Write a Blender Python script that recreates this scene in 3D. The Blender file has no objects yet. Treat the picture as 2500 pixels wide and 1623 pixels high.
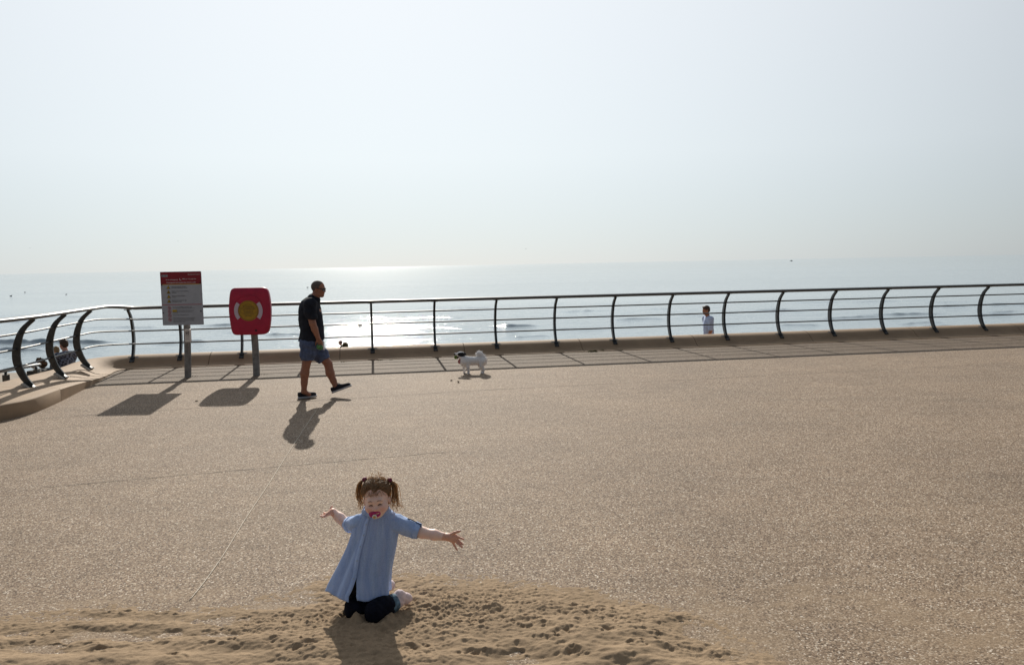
import bpy, bmesh, math, random
import numpy as np
from mathutils import Vector, Matrix

scene = bpy.context.scene
COL = scene.collection
rad = math.radians

# ------------------------------------------------------------------ camera
CAM_H = 1.85
ROLL = rad(1.1)
FPX = 1944.4                                   # focal length in pixels of a 2500 wide picture (28 mm lens)
PITCH = math.atan((811.5 - 645) / FPX * math.cos(ROLL))
CC = np.array([0, 0, CAM_H])
_f = np.array([0, math.cos(PITCH), -math.sin(PITCH)])
_u0 = np.array([0, math.sin(PITCH), math.cos(PITCH)])
_r0 = np.array([1.0, 0, 0])
_r = math.cos(ROLL) * _r0 - math.sin(ROLL) * _u0
_u = math.cos(ROLL) * _u0 + math.sin(ROLL) * _r0
cam_d = bpy.data.cameras.new('camera')
cam_d.sensor_width = 36.0
cam_d.lens = 28.0
cam_d.clip_start = 0.05
cam_d.clip_end = 60000
cam = bpy.data.objects.new('camera', cam_d)
COL.objects.link(cam)
cam.matrix_world = Matrix(((_r[0], _u[0], -_f[0], 0), (_r[1], _u[1], -_f[1], 0), (_r[2], _u[2], -_f[2], CAM_H), (0, 0, 0, 1)))
scene.camera = cam

# ------------------------------------------------------------------ light
SUN_EL, SUN_AZ = rad(27.0), rad(-9.8)          # azimuth measured from +Y towards +X
sun_dir = Vector((math.sin(SUN_AZ) * math.cos(SUN_EL), math.cos(SUN_AZ) * math.cos(SUN_EL), math.sin(SUN_EL)))
sl = bpy.data.lights.new('sun', 'SUN')
sl.energy = 5.0
sl.angle = rad(0.55)
sl.color = (1.0, 0.93, 0.82)
so = bpy.data.objects.new('sun', sl)
so.rotation_euler = (-sun_dir).to_track_quat('-Z', 'Y').to_euler()
COL.objects.link(so)

W = bpy.data.worlds.new("World")
scene.world = W
W.use_nodes = True
wn, wl = W.node_tree.nodes, W.node_tree.links
wn.clear()
sky = wn.new('ShaderNodeTexSky')
sky.sky_type = 'NISHITA'
sky.sun_disc = False
sky.sun_elevation = SUN_EL
sky.sun_rotation = SUN_AZ
sky.altitude = 0
sky.air_density = 1.0
sky.dust_density = 0.3
sky.ozone_density = 1.5
# a thick, bright summer haze scatters the sunlight forward: a broad pale glow round the sun over the blue sky
def wmath(op, a_, b_=0.0, clamp=False):
    nd = wn.new('ShaderNodeMath')
    nd.operation = op
    nd.use_clamp = clamp
    for v_, i_ in ((a_, 0), (b_, 1)):
        if isinstance(v_, (int, float)):
            nd.inputs[i_].default_value = v_
        else:
            wl.new(v_, nd.inputs[i_])
    return nd.outputs[0]
wtc = wn.new('ShaderNodeTexCoord')
dotn = wn.new('ShaderNodeVectorMath')
dotn.operation = 'DOT_PRODUCT'
wl.new(wtc.outputs['Generated'], dotn.inputs[0])
dotn.inputs[1].default_value = sun_dir
theta = wmath('ARCCOSINE', dotn.outputs['Value'])
fall = wmath('POWER', 2.71828, wmath('MULTIPLY', wmath('POWER', wmath('DIVIDE', theta, rad(57)), 2.8), -1.0))
wsep = wn.new('ShaderNodeSeparateXYZ')
wl.new(wtc.outputs['Generated'], wsep.inputs[0])
hcol = wn.new('ShaderNodeValToRGB')
hcol.color_ramp.elements[0].position = 0.0
hcol.color_ramp.elements[0].color = (.665, .735, .75, 1)
hcol.color_ramp.elements[1].position = .34
hcol.color_ramp.elements[1].color = (.845, .87, .885, 1)
e_ = hcol.color_ramp.elements.new(.13)
e_.color = (.83, .88, .885, 1)
wl.new(wsep.outputs['Z'], hcol.inputs[0])
lvl = wmath('MULTIPLY', fall, 8.3)
hz = wn.new('ShaderNodeVectorMath')
hz.operation = 'SCALE'
wl.new(hcol.outputs[0], hz.inputs[0])
wl.new(lvl, hz.inputs['Scale'])
blue = wn.new('ShaderNodeVectorMath')
blue.operation = 'SCALE'
blue.inputs['Scale'].default_value = 0.09
wl.new(sky.outputs[0], blue.inputs[0])
addv = wn.new('ShaderNodeVectorMath')
addv.operation = 'ADD'
amb = wn.new('ShaderNodeVectorMath')
amb.operation = 'ADD'
wl.new(hz.outputs[0], amb.inputs[0])
amb.inputs[1].default_value = (1.25, 1.42, 1.65)
wl.new(amb.outputs[0], addv.inputs[0])
wl.new(blue.outputs[0], addv.inputs[1])
bg = wn.new('ShaderNodeBackground')
bg.inputs['Strength'].default_value = 0.10
wo = wn.new('ShaderNodeOutputWorld')
wl.new(addv.outputs[0], bg.inputs['Color'])
wl.new(bg.outputs[0], wo.inputs[0])
vs = scene.view_settings
scene.display_settings.display_device = 'sRGB'
vs.view_transform = 'Standard'
vs.look = 'None'
vs.exposure = 0.0
vs.gamma = 1.0
vs.use_curve_mapping = False
scene.render.engine = 'CYCLES'
scene.cycles.max_bounces = 6
scene.cycles.sample_clamp_indirect = 4.0

# ------------------------------------------------------------------ picture geometry helpers
def ray(x, y):
    return _f * FPX + _r * (x - 1250) + _u * (811.5 - y)
def G(x, y, z=0.0):
    d = ray(x, y)
    return CC + d * ((z - CAM_H) / d[2])
def P(x, y, Y):
    d = ray(x, y)
    return CC + d * (Y / d[1])
def V(*a):
    return np.array(a, dtype=float)
def unit(v):
    v = np.asarray(v, float)
    return v / (np.linalg.norm(v) + 1e-12)

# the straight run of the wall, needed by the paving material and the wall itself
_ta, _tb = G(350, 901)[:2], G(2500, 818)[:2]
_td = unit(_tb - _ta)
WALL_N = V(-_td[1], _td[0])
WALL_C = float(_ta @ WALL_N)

# ------------------------------------------------------------------ materials
def mat(name, col, rough=0.6, metal=0.0, spec=0.4, noise=0.0, nscale=30.0, bump=0.0, bscale=None, sheen=0.0, sss=0.0, col2=None, attr=False, bdist=0.01):
    m = bpy.data.materials.new(name)
    m.use_nodes = True
    nt = m.node_tree
    b = nt.nodes['Principled BSDF']
    b.inputs['Roughness'].default_value = rough
    b.inputs['Metallic'].default_value = metal
    b.inputs['Specular IOR Level'].default_value = spec
    b.inputs['Base Color'].default_value = (*col, 1)
    if sheen:
        b.inputs['Sheen Weight'].default_value = sheen
        b.inputs['Sheen Roughness'].default_value = 0.4
    if sss:
        b.inputs['Subsurface Weight'].default_value = sss
        b.inputs['Subsurface Radius'].default_value = (1.0, 0.35, 0.2)
        b.inputs['Subsurface Scale'].default_value = 0.006
    tc = nt.nodes.new('ShaderNodeTexCoord')
    src = None
    if attr:
        a = nt.nodes.new('ShaderNodeVertexColor')
        a.layer_name = 'Col'
        src = a.outputs[0]
    if noise or col2:
        n = nt.nodes.new('ShaderNodeTexNoise')
        n.inputs['Scale'].default_value = nscale
        n.inputs['Detail'].default_value = 5
        nt.links.new(tc.outputs['Object'], n.inputs['Vector'])
        r = nt.nodes.new('ShaderNodeValToRGB')
        c2 = col2 or tuple(min(1, c * (1 + noise)) for c in col)
        c1 = col if col2 else tuple(c * (1 - noise) for c in col)
        r.color_ramp.elements[0].position = 0.35
        r.color_ramp.elements[1].position = 0.65
        if attr:
            r.color_ramp.elements[0].color = (1 - noise,) * 3 + (1,)
            r.color_ramp.elements[1].color = (1 + noise,) * 3 + (1,)
        else:
            r.color_ramp.elements[0].color = (*c1, 1)
            r.color_ramp.elements[1].color = (*c2, 1)
        nt.links.new(n.outputs[0], r.inputs[0])
        if attr:
            mx = nt.nodes.new('ShaderNodeMix')
            mx.data_type = 'RGBA'
            mx.blend_type = 'MULTIPLY'
            mx.inputs[0].default_value = 1.0
            nt.links.new(src, mx.inputs[6])
            nt.links.new(r.outputs[0], mx.inputs[7])
            src = mx.outputs[2]
        else:
            src = r.outputs[0]
    if src is not None:
        nt.links.new(src, b.inputs['Base Color'])
    if bump:
        n2 = nt.nodes.new('ShaderNodeTexNoise')
        n2.inputs['Scale'].default_value = bscale or nscale * 3
        n2.inputs['Detail'].default_value = 4
        nt.links.new(tc.outputs['Object'], n2.inputs['Vector'])
        bp = nt.nodes.new('ShaderNodeBump')
        bp.inputs['Strength'].default_value = bump
        bp.inputs['Distance'].default_value = bdist
        nt.links.new(n2.outputs[0], bp.inputs['Height'])
        nt.links.new(bp.outputs[0], b.inputs['Normal'])
    return m

class NT:                                       # small node-building helper
    def __init__(s, name):
        s.m = bpy.data.materials.new(name)
        s.m.use_nodes = True
        s.t = s.m.node_tree
        s.b = s.t.nodes['Principled BSDF']
        s.tc = s.t.nodes.new('ShaderNodeTexCoord').outputs['Object']
    def n(s, typ, **kw):
        nd = s.t.nodes.new(typ)
        for k, v in kw.items():
            if k in nd.inputs.keys():
                if hasattr(v, 'is_output') or isinstance(v, bpy.types.NodeSocket):
                    s.t.links.new(v, nd.inputs[k])
                else:
                    nd.inputs[k].default_value = v
            else:
                setattr(nd, k, v)
        return nd
    def link(s, a, b):
        s.t.links.new(a, b)
    def mapping(s, scale, rot=(0, 0, 0)):
        return s.n('ShaderNodeMapping', Vector=s.tc, Scale=scale, Rotation=rot).outputs[0]
    def noise(s, vec, scale, detail=4, rough=0.5):
        return s.n('ShaderNodeTexNoise', Vector=vec, Scale=scale, Detail=detail, Roughness=rough).outputs[0]
    def ramp(s, fac, stops):
        nd = s.t.nodes.new('ShaderNodeValToRGB')
        e = nd.color_ramp.elements
        while len(e) < len(stops):
            e.new(0.5)
        for el, (p, c) in zip(e, stops):
            el.position = p
            el.color = (*c, 1) if len(c) == 3 else c
        s.link(fac, nd.inputs[0])
        return nd.outputs[0]
    def mix(s, fac, a, b, mode='MIX'):
        nd = s.t.nodes.new('ShaderNodeMix')
        nd.data_type = 'RGBA'
        nd.blend_type = mode
        for v, i in ((fac, 0), (a, 6), (b, 7)):
            if isinstance(v, (int, float)):
                nd.inputs[i].default_value = v
            elif isinstance(v, tuple):
                nd.inputs[i].default_value = (*v, 1)
            else:
                s.link(v, nd.inputs[i])
        return nd.outputs[2]
    def math(s, op, a, b=0.0, clamp=False):
        nd = s.t.nodes.new('ShaderNodeMath')
        nd.operation = op
        nd.use_clamp = clamp
        for v, i in ((a, 0), (b, 1)):
            if isinstance(v, (int, float)):
                nd.inputs[i].default_value = v
            else:
                s.link(v, nd.inputs[i])
        return nd.outputs[0]
    def bump(s, h, strength, dist, normal=None):
        nd = s.n('ShaderNodeBump', Strength=strength, Distance=dist, Height=h)
        if normal is not None:
            s.link(normal, nd.inputs['Normal'])
        return nd.outputs[0]

def G3(v):
    return (v, v, v)

# --- exposed aggregate paving
k = NT('exposed_aggregate')
v1 = k.n('ShaderNodeTexVoronoi', Vector=k.tc, Scale=115.0)
rnd = k.n('ShaderNodeSeparateColor', Color=v1.outputs['Color'])
peb = k.ramp(rnd.outputs[0], [(0.0, (.07, .05, .036)), (.2, (.165, .118, .083)), (.5, (.255, .195, .143)), (.82, (.35, .285, .22)), (.955, (.50, .45, .385)), (1.0, (.75, .72, .67))])
v2 = k.n('ShaderNodeTexVoronoi', Vector=k.tc, Scale=170.0)
fine = k.ramp(v2.outputs['Distance'], [(0.1, G3(1.12)), (0.75, G3(.72))])
c = k.mix(1.0, peb, fine, 'MULTIPLY')
big = k.ramp(k.noise(k.tc, 0.55, 5, .6), [(.3, (.86, .85, .84)), (.7, (1.1, 1.08, 1.05))])
c = k.mix(1.0, c, big, 'MULTIPLY')
clump = k.ramp(k.noise(k.tc, 84, 3, .7), [(.34, G3(.60)), (.50, G3(1.0)), (.66, G3(1.45))])
c = k.mix(1.0, c, clump, 'MULTIPLY')
mid = k.ramp(k.noise(k.mapping((.35, 1.3, 1)), 3.0, 6, .7), [(.35, G3(.9)), (.68, G3(1.08))])
c = k.mix(1.0, c, mid, 'MULTIPLY')
# paving colour darkened in a band along the wall, a few gum spots and stains
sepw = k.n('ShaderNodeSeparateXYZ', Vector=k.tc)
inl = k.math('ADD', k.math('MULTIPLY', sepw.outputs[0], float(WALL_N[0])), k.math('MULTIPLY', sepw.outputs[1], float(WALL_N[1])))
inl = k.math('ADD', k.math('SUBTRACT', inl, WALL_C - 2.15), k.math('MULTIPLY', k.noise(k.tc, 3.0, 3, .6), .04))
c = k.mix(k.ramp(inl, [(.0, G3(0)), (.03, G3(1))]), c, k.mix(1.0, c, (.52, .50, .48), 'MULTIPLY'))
gum = k.n('ShaderNodeTexVoronoi', Vector=k.tc, Scale=1.15)
c = k.mix(k.ramp(gum.outputs['Distance'], [(.012, G3(.55)), (.03, G3(0))]), c, (.13, .105, .085))
stn = k.noise(k.tc, 1.4, 7, .72)
c = k.mix(k.ramp(stn, [(.60, G3(0)), (.78, G3(.38))]), c, (.14, .105, .075))
c = k.mix(1.0, c, (1.07, 1.0, .92), 'MULTIPLY')
# wind-blown sand film near the drift
sep = k.n('ShaderNodeSeparateXYZ', Vector=k.tc)
near = k.n('ShaderNodeMapRange', Value=sep.outputs[1], **{'From Min': 5.9, 'From Max': 4.2, 'To Min': -.30, 'To Max': .30}).outputs[0]
film = k.math('ADD', k.noise(k.mapping((1, 1.8, 1)), 2.2, 8, .68), near)
film = k.ramp(film, [(.72, G3(0)), (.98, G3(.8))])
c = k.mix(film, c, (.30, .215, .135))
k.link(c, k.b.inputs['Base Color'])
k.b.inputs['Roughness'].default_value = .85
k.b.inputs['Specular IOR Level'].default_value = .25
hgt = k.math('SUBTRACT', 1.0, v1.outputs['Distance'])
k.link(k.bump(hgt, .30, .004), k.b.inputs['Normal'])
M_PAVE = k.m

# --- sand
k = NT('beach_sand')
g = k.ramp(k.noise(k.tc, 420, 2, .6), [(.3, (.25, .175, .108)), (.7, (.40, .295, .195))])
w = k.ramp(k.noise(k.tc, 5, 6, .65), [(.3, G3(.82)), (.7, G3(1.12))])
k.link(k.mix(1.0, g, w, 'MULTIPLY'), k.b.inputs['Base Color'])
k.b.inputs['Roughness'].default_value = .95
k.b.inputs['Specular IOR Level'].default_value = .1
k.link(k.bump(k.noise(k.tc, 85, 8, .75), .55, .006), k.b.inputs['Normal'])
M_SAND = k.m

# --- smooth tan precast concrete
k = NT('precast_concrete')
g = k.ramp(k.noise(k.tc, 240, 3, .6), [(.3, (.29, .19, .112)), (.7, (.40, .28, .175))])
w = k.ramp(k.noise(k.mapping((1, 1, 2.5)), 2.5, 7, .65), [(.25, G3(.78)), (.75, G3(1.12))])
k.link(k.mix(1.0, g, w, 'MULTIPLY'), k.b.inputs['Base Color'])
k.b.inputs['Roughness'].default_value = .8
k.link(k.bump(k.noise(k.tc, 160, 4, .6), .25, .004), k.b.inputs['Normal'])
M_CONC = k.m
M_CONC2 = mat('grey_apron_concrete', (.27, .22, .17), .85, noise=.2, nscale=3, bump=.3, bscale=60)

# --- sea water
k = NT('sea_water')
k.b.inputs['Base Color'].default_value = (.27, .345, .39, 1)
k.b.inputs['Roughness'].default_value = .09
k.b.inputs['IOR'].default_value = 1.42
slick = k.ramp(k.noise(k.mapping((.0022, .011, 1)), 1.0, 5, .55), [(.38, G3(.15)), (.62, G3(1.0))])
h1 = k.noise(k.mapping((.75, 1.0, 1)), .8, 5, .6)
h2 = k.noise(k.mapping((.8, 1.0, 1), (0, 0, .3)), 2.6, 5, .65)
b1 = k.n('ShaderNodeBump', Distance=.35, Height=h1, Strength=k.math('MULTIPLY', slick, .33))
b2 = k.n('ShaderNodeBump', Distance=.10, Height=h2, Strength=k.math('MULTIPLY', slick, .50), Normal=b1.outputs[0])
k.link(b2.outputs[0], k.b.inputs['Normal'])
M_SEA = k.m

M_STEEL = mat('dark_painted_steel', (.045, .05, .052), .38, .35, .5, noise=.25, nscale=25)
M_RAIL = mat('brushed_rail_steel', (.12, .125, .128), .46, .65, .5, noise=.15, nscale=18)
M_GALV = mat('galvanised_plate', (.50, .50, .48), .5, .5, noise=.2, nscale=30)
M_MORTAR = mat('pale_mortar', (.52, .48, .42), .85, noise=.2, nscale=40)
M_POST = mat('grey_galvanised_post', (.26, .25, .235), .5, .45, noise=.25, nscale=14, bump=.1)
M_BOARD = mat('sign_white_panel', (.40, .43, .48), .55, noise=.05, nscale=12)
M_RED = mat('sign_red', (.26, .016, .03), .5, noise=.08, nscale=15)
M_YEL = mat('sign_yellow', (.62, .43, .03), .5)
M_BLK = mat('print_black', (.015, .015, .02), .5)
M_WHT = mat('print_white', (.75, .72, .72), .5)
M_PROHIB = mat('print_red', (.45, .03, .05), .5)
M_LIFE = mat('red_grp_housing', (.45, .012, .055), .42, spec=.45, noise=.1, nscale=7, bump=.04, bscale=30)
M_TAPE = mat('pale_reflective_tape', (.62, .52, .60), .45)
M_DISC = mat('yellow_label', (.44, .255, .02), .5, noise=.08, nscale=20)
M_WEED = mat('weed_leaf', (.16, .17, .07), .7, noise=.4, nscale=40)

# ------------------------------------------------------------------ object helpers
ORG = {}                                        # world origin of each thing
def tag(o, label=None, cat=None, group=None, kind=None):
    if label: o['label'] = label
    if cat: o['category'] = cat
    if group: o['group'] = group
    if kind: o['kind'] = kind
    return o
def thing(name, label, cat, loc, group=None):
    o = bpy.data.objects.new(name, None)
    o.empty_display_size = .1
    COL.objects.link(o)
    o.location = tuple(float(x) for x in loc)
    ORG[o] = np.array(o.location)
    return tag(o, label, cat, group)
def obj(name, vf, m, parent=None, smooth=True, cols=None, loc=None, label=None):
    """mesh object from world-space verts; children keep zero offset from their thing"""
    verts, faces = vf
    verts = np.asarray(verts, float)
    org = ORG[parent] if parent is not None else (np.array(loc, float) if loc is not None else np.zeros(3))
    me = bpy.data.meshes.new(name)
    me.from_pydata((verts - org).tolist(), [], [list(map(int, f)) for f in faces] if not isinstance(faces, np.ndarray) else faces.tolist())
    if smooth:
        me.polygons.foreach_set('use_smooth', np.ones(len(me.polygons), bool))
    if cols is not None:
        ca = me.color_attributes.new('Col', 'FLOAT_COLOR', 'POINT')
        cc = np.ones((len(verts), 4), np.float32)
        cc[:, :3] = cols
        ca.data.foreach_set('color', cc.ravel())
    me.materials.append(m)
    me.update()
    o = bpy.data.objects.new(name, me)
    COL.objects.link(o)
    if parent is not None:
        o.parent = parent
        ORG[o] = org
    else:
        o.location = tuple(org)
        ORG[o] = org
    if label: o['label'] = label
    return o
def solid(o, t, off=0.0):
    md = o.modifiers.new('thick', 'SOLIDIFY')
    md.thickness = t
    md.offset = off
    return o

class MB:
    """collects pieces of one mesh"""
    def __init__(s):
        s.v, s.f = [], []
    def add(s, v, f):
        o = len(s.v)
        s.v += [tuple(map(float, p)) for p in v]
        s.f += [tuple(i + o for i in q) for q in f]
        return s
    @property
    def vf(s):
        return s.v, s.f
    def box(s, c, d, ax=None):
        c = np.asarray(c, float)
        A = np.eye(3) if ax is None else np.asarray(ax, float)
        v = []
        for sx in (-1, 1):
            for sy in (-1, 1):
                for sz in (-1, 1):
                    v.append(c + A[0] * sx * d[0] / 2 + A[1] * sy * d[1] / 2 + A[2] * sz * d[2] / 2)
        return s.add(v, [(0, 1, 3, 2), (4, 6, 7, 5), (0, 4, 5, 1), (2, 3, 7, 6), (0, 2, 6, 4), (1, 5, 7, 3)])
    def tube(s, pts, r, n=8, cap=True, flat=1.0, up=None):
        pts = [np.asarray(p, float) for p in pts]
        m = len(pts)
        rr = [r] * m if isinstance(r, (int, float)) else list(r)
        t0 = unit(pts[1] - pts[0])
        if up is None:
            up = V(0, 0, 1) if abs(t0[2]) < .9 else V(1, 0, 0)
        nrm = unit(up - t0 * (up @ t0))
        v = []
        for i in range(m):
            t = unit(pts[min(i + 1, m - 1)] - pts[max(i - 1, 0)])
            nrm = unit(nrm - t * (nrm @ t))
            bn = np.cross(t, nrm)
            for j in range(n):
                a = 2 * math.pi * j / n
                v.append(pts[i] + (nrm * math.cos(a) * flat + bn * math.sin(a)) * rr[i])
        f = [(i * n + j, i * n + (j + 1) % n, (i + 1) * n + (j + 1) % n, (i + 1) * n + j) for i in range(m - 1) for j in range(n)]
        if cap:
            f += [tuple(range(n - 1, -1, -1)), tuple((m - 1) * n + j for j in range(n))]
        return s.add(v, f)
    def prism(s, poly, y0, y1):
        """outline in (x,z), extruded from y0 to y1"""
        n = len(poly)
        v = [(p[0], y0, p[1]) for p in poly] + [(p[0], y1, p[1]) for p in poly]
        return s.add(v, [tuple(range(n)), tuple(range(2 * n - 1, n - 1, -1))] + [(i, i + n, (i + 1) % n + n, (i + 1) % n) for i in range(n)])
    def disc(s, c, r, y, n=32):
        return s.add([(c[0] + r * math.cos(2 * math.pi * i / n), y, c[1] + r * math.sin(2 * math.pi * i / n)) for i in range(n)], [tuple(range(n))])
    def ring(s, c, r0, r1, a0, a1, y, n=40):
        v = []
        for i in range(n + 1):
            a = a0 + (a1 - a0) * i / n
            v += [(c[0] + r0 * math.cos(a), y, c[1] + r0 * math.sin(a)), (c[0] + r1 * math.cos(a), y, c[1] + r1 * math.sin(a))]
        return s.add(v, [(2 * i, 2 * i + 1, 2 * i + 3, 2 * i + 2) for i in range(n)])
    def loft(s, rings, close=True, cap=False):
        n = len(rings[0])
        v = [p for r in rings for p in r]
        nn = n if close else n - 1
        f = [(i * n + j, i * n + (j + 1) % n, (i + 1) * n + (j + 1) % n, (i + 1) * n + j) for i in range(len(rings) - 1) for j in range(nn)]
        if cap:
            f += [tuple(range(n - 1, -1, -1)), tuple((len(rings) - 1) * n + j for j in range(n))]
        return s.add(v, f)

def catmull(pts, n=8):
    pts = [np.asarray(p, float) for p in pts]
    q = [2 * pts[0] - pts[1]] + pts + [2 * pts[-1] - pts[-2]]
    out = []
    for i in range(1, len(q) - 2):
        for j in range(n):
            t = j / n
            a, b, c_, d = q[i - 1], q[i], q[i + 1], q[i + 2]
            out.append(.5 * (2 * b + (c_ - a) * t + (2 * a - 5 * b + 4 * c_ - d) * t * t + (3 * b - a - 3 * c_ + d) * t ** 3))
    out.append(pts[-1])
    return out

def text_mesh(s, h, c, y, w=None, align='C'):
    """flat lettering in the XZ plane facing -Y; c = (x, z) of its anchor; returns verts, faces"""
    cu = bpy.data.curves.new('lettering', 'FONT')
    cu.body = s
    cu.size = 1.0
    cu.offset = .014
    o = bpy.data.objects.new('lettering', cu)
    COL.objects.link(o)
    bpy.context.view_layer.update()
    me = bpy.data.meshes.new_from_object(o.evaluated_get(bpy.context.evaluated_depsgraph_get()))
    v = np.array([p.co[:] for p in me.vertices])
    f = [tuple(p.vertices) for p in me.polygons]
    bpy.data.objects.remove(o)
    bpy.data.curves.remove(cu)
    bpy.data.meshes.remove(me)
    v[:, 0] -= v[:, 0].min()
    v[:, :2] *= h / 0.72
    if w:
        v[:, 0] *= w / v[:, 0].max()
    ww = v[:, 0].max()
    x0 = c[0] - (ww / 2 if align == 'C' else 0)
    return np.stack([x0 + v[:, 0], np.full(len(v), y), c[1] + v[:, 1]], 1), f

# ------------------------------------------------------------------ distance-field modelling
class SDF:
    """smoothly blended round cones and ellipsoids, polygonised with surface nets"""
    def __init__(s, h):
        s.h = h
        s.p = []
        s.lo, s.hi = np.full(3, 1e9), np.full(3, -1e9)
    def _bb(s, a, b):
        s.lo = np.minimum(s.lo, a)
        s.hi = np.maximum(s.hi, b)
    def rc(s, a, b, ra, rb, k=.01, sub=False):
        a, b = np.asarray(a, float), np.asarray(b, float)
        m = max(ra, rb)
        lo, hi = np.minimum(a, b) - m, np.maximum(a, b) + m
        if not sub: s._bb(lo, hi)
        s.p.append(('rc', (a, b, ra, rb), k, sub, lo, hi))
        return s
    def el(s, c, r, k=.01, R=None, sub=False):
        c, r = np.asarray(c, float), np.asarray(r, float)
        m = r.max()
        lo, hi = c - m, c + m
        if not sub: s._bb(lo, hi)
        s.p.append(('el', (c, r, None if R is None else np.asarray(R, float)), k, sub, lo, hi))
        return s
    def chain(s, pts, rs, k=.01):
        for i in range(len(pts) - 1):
            s.rc(pts[i], pts[i + 1], rs[i], rs[i + 1], k)
        return s
    def cut(s, c, n, lo=None, hi=None):
        s.p.append(('cut', (np.asarray(c, float), unit(n)), 0, False, lo, hi))
        return s
    def mesh(s, warp=None):
        h = s.h
        lo, hi = s.lo - 3 * h, s.hi + 3 * h
        n = np.ceil((hi - lo) / h).astype(int) + 1
        ax = [(lo[i] + h * np.arange(n[i])).astype(np.float32) for i in range(3)]
        F = np.full(n, .5, np.float32)
        for typ, pr, k, sub, plo, phi in s.p:
            if plo is None:
                i0, i1 = np.zeros(3, int), n.copy()
            else:
                i0 = np.clip(np.floor((plo - k - 3 * h - lo) / h).astype(int), 0, n)
                i1 = np.clip(np.ceil((phi + k + 3 * h - lo) / h).astype(int) + 1, 0, n)
            if (i1 <= i0).any():
                continue
            sl_ = tuple(slice(i0[i], i1[i]) for i in range(3))
            X = ax[0][sl_[0]][:, None, None]
            Y = ax[1][sl_[1]][None, :, None]
            Z = ax[2][sl_[2]][None, None, :]
            A = F[sl_]
            if typ == 'cut':
                c_, nn = pr
                F[sl_] = np.maximum(A, (X - c_[0]) * nn[0] + (Y - c_[1]) * nn[1] + (Z - c_[2]) * nn[2])
                continue
            if typ == 'rc':
                a, b, ra, rb = pr
                d = b - a
                L = max(d @ d, 1e-9)
                px, py, pz = X - a[0], Y - a[1], Z - a[2]
                t = np.clip((px * d[0] + py * d[1] + pz * d[2]) / L, 0, 1)
                D = np.sqrt((px - t * d[0]) ** 2 + (py - t * d[1]) ** 2 + (pz - t * d[2]) ** 2) - (ra + (rb - ra) * t)
            else:
                c_, r_, R = pr
                px, py, pz = X - c_[0], Y - c_[1], Z - c_[2]
                if R is not None:
                    px, py, pz = (R[i][0] * px + R[i][1] * py + R[i][2] * pz for i in range(3))
                k0 = np.sqrt((px / r_[0]) ** 2 + (py / r_[1]) ** 2 + (pz / r_[2]) ** 2)
                k1 = np.sqrt((px / r_[0] ** 2) ** 2 + (py / r_[1] ** 2) ** 2 + (pz / r_[2] ** 2) ** 2)
                D = k0 * (k0 - 1) / np.maximum(k1, 1e-6)
            if sub:
                D = -D
                hh = np.maximum(k - np.abs(A - D), 0) / max(k, 1e-6)
                F[sl_] = np.maximum(A, D) + hh * hh * k * .25
            else:
                hh = np.maximum(k - np.abs(A - D), 0) / max(k, 1e-6)
                F[sl_] = np.minimum(A, D) - hh * hh * k * .25
        if warp is not None:
            F += warp(ax[0][:, None, None], ax[1][None, :, None], ax[2][None, None, :])
        return polygonize(F, lo, h)

def polygonize(F, lo, h):
    S = F < 0
    n = np.array(F.shape)
    a = S[:-1, :-1, :-1].astype(np.int8)
    tot = np.zeros(n - 1, np.int8)
    for i in (0, 1):
        for j in (0, 1):
            for l in (0, 1):
                tot += S[i:n[0] - 1 + i, j:n[1] - 1 + j, l:n[2] - 1 + l]
    I = np.argwhere((tot > 0) & (tot < 8))
    idm = np.full(n - 1, -1, np.int32)
    idm[I[:, 0], I[:, 1], I[:, 2]] = np.arange(len(I))
    acc = np.zeros((len(I), 3))
    cnt = np.zeros(len(I))
    cr = [(i, j, l) for i in (0, 1) for j in (0, 1) for l in (0, 1)]
    val = {c_: F[I[:, 0] + c_[0], I[:, 1] + c_[1], I[:, 2] + c_[2]].astype(float) for c_ in cr}
    for c_ in cr:
        for axs in range(3):
            if c_[axs] == 0:
                d = list(c_)
                d[axs] = 1
                va, vb = val[c_], val[tuple(d)]
                m = (va < 0) != (vb < 0)
                t = np.where(m, va / np.where(m, va - vb, 1), 0)
                p = np.array(c_, float)[None, :].repeat(len(I), 0)
                p[:, axs] += t
                acc += p * m[:, None]
                cnt += m
    verts = lo + h * (I + acc / cnt[:, None])
    faces = []
    for axs in range(3):
        o1, o2 = [(1, 2), (2, 0), (0, 1)][axs]
        sl0 = [slice(1, n[i] - 1) for i in range(3)]
        sl1 = [slice(1, n[i] - 1) for i in range(3)]
        sl0[axs] = slice(0, n[axs] - 1)
        sl1[axs] = slice(1, n[axs])
        A, B = S[tuple(sl0)], S[tuple(sl1)]
        E = np.argwhere(A != B)
        if not len(E): continue
        flip = A[E[:, 0], E[:, 1], E[:, 2]]
        E = E.copy()
        for i in range(3):
            if i != axs: E[:, i] += 1
        q = []
        for d1, d2 in ((-1, -1), (0, -1), (0, 0), (-1, 0)):
            c_ = E.copy()
            c_[:, o1] += d1
            c_[:, o2] += d2
            q.append(idm[c_[:, 0], c_[:, 1], c_[:, 2]])
        q = np.stack(q, 1)
        q = np.where(flip[:, None], q, q[:, ::-1])
        faces.append(q)
    return verts, np.concatenate(faces)

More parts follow.
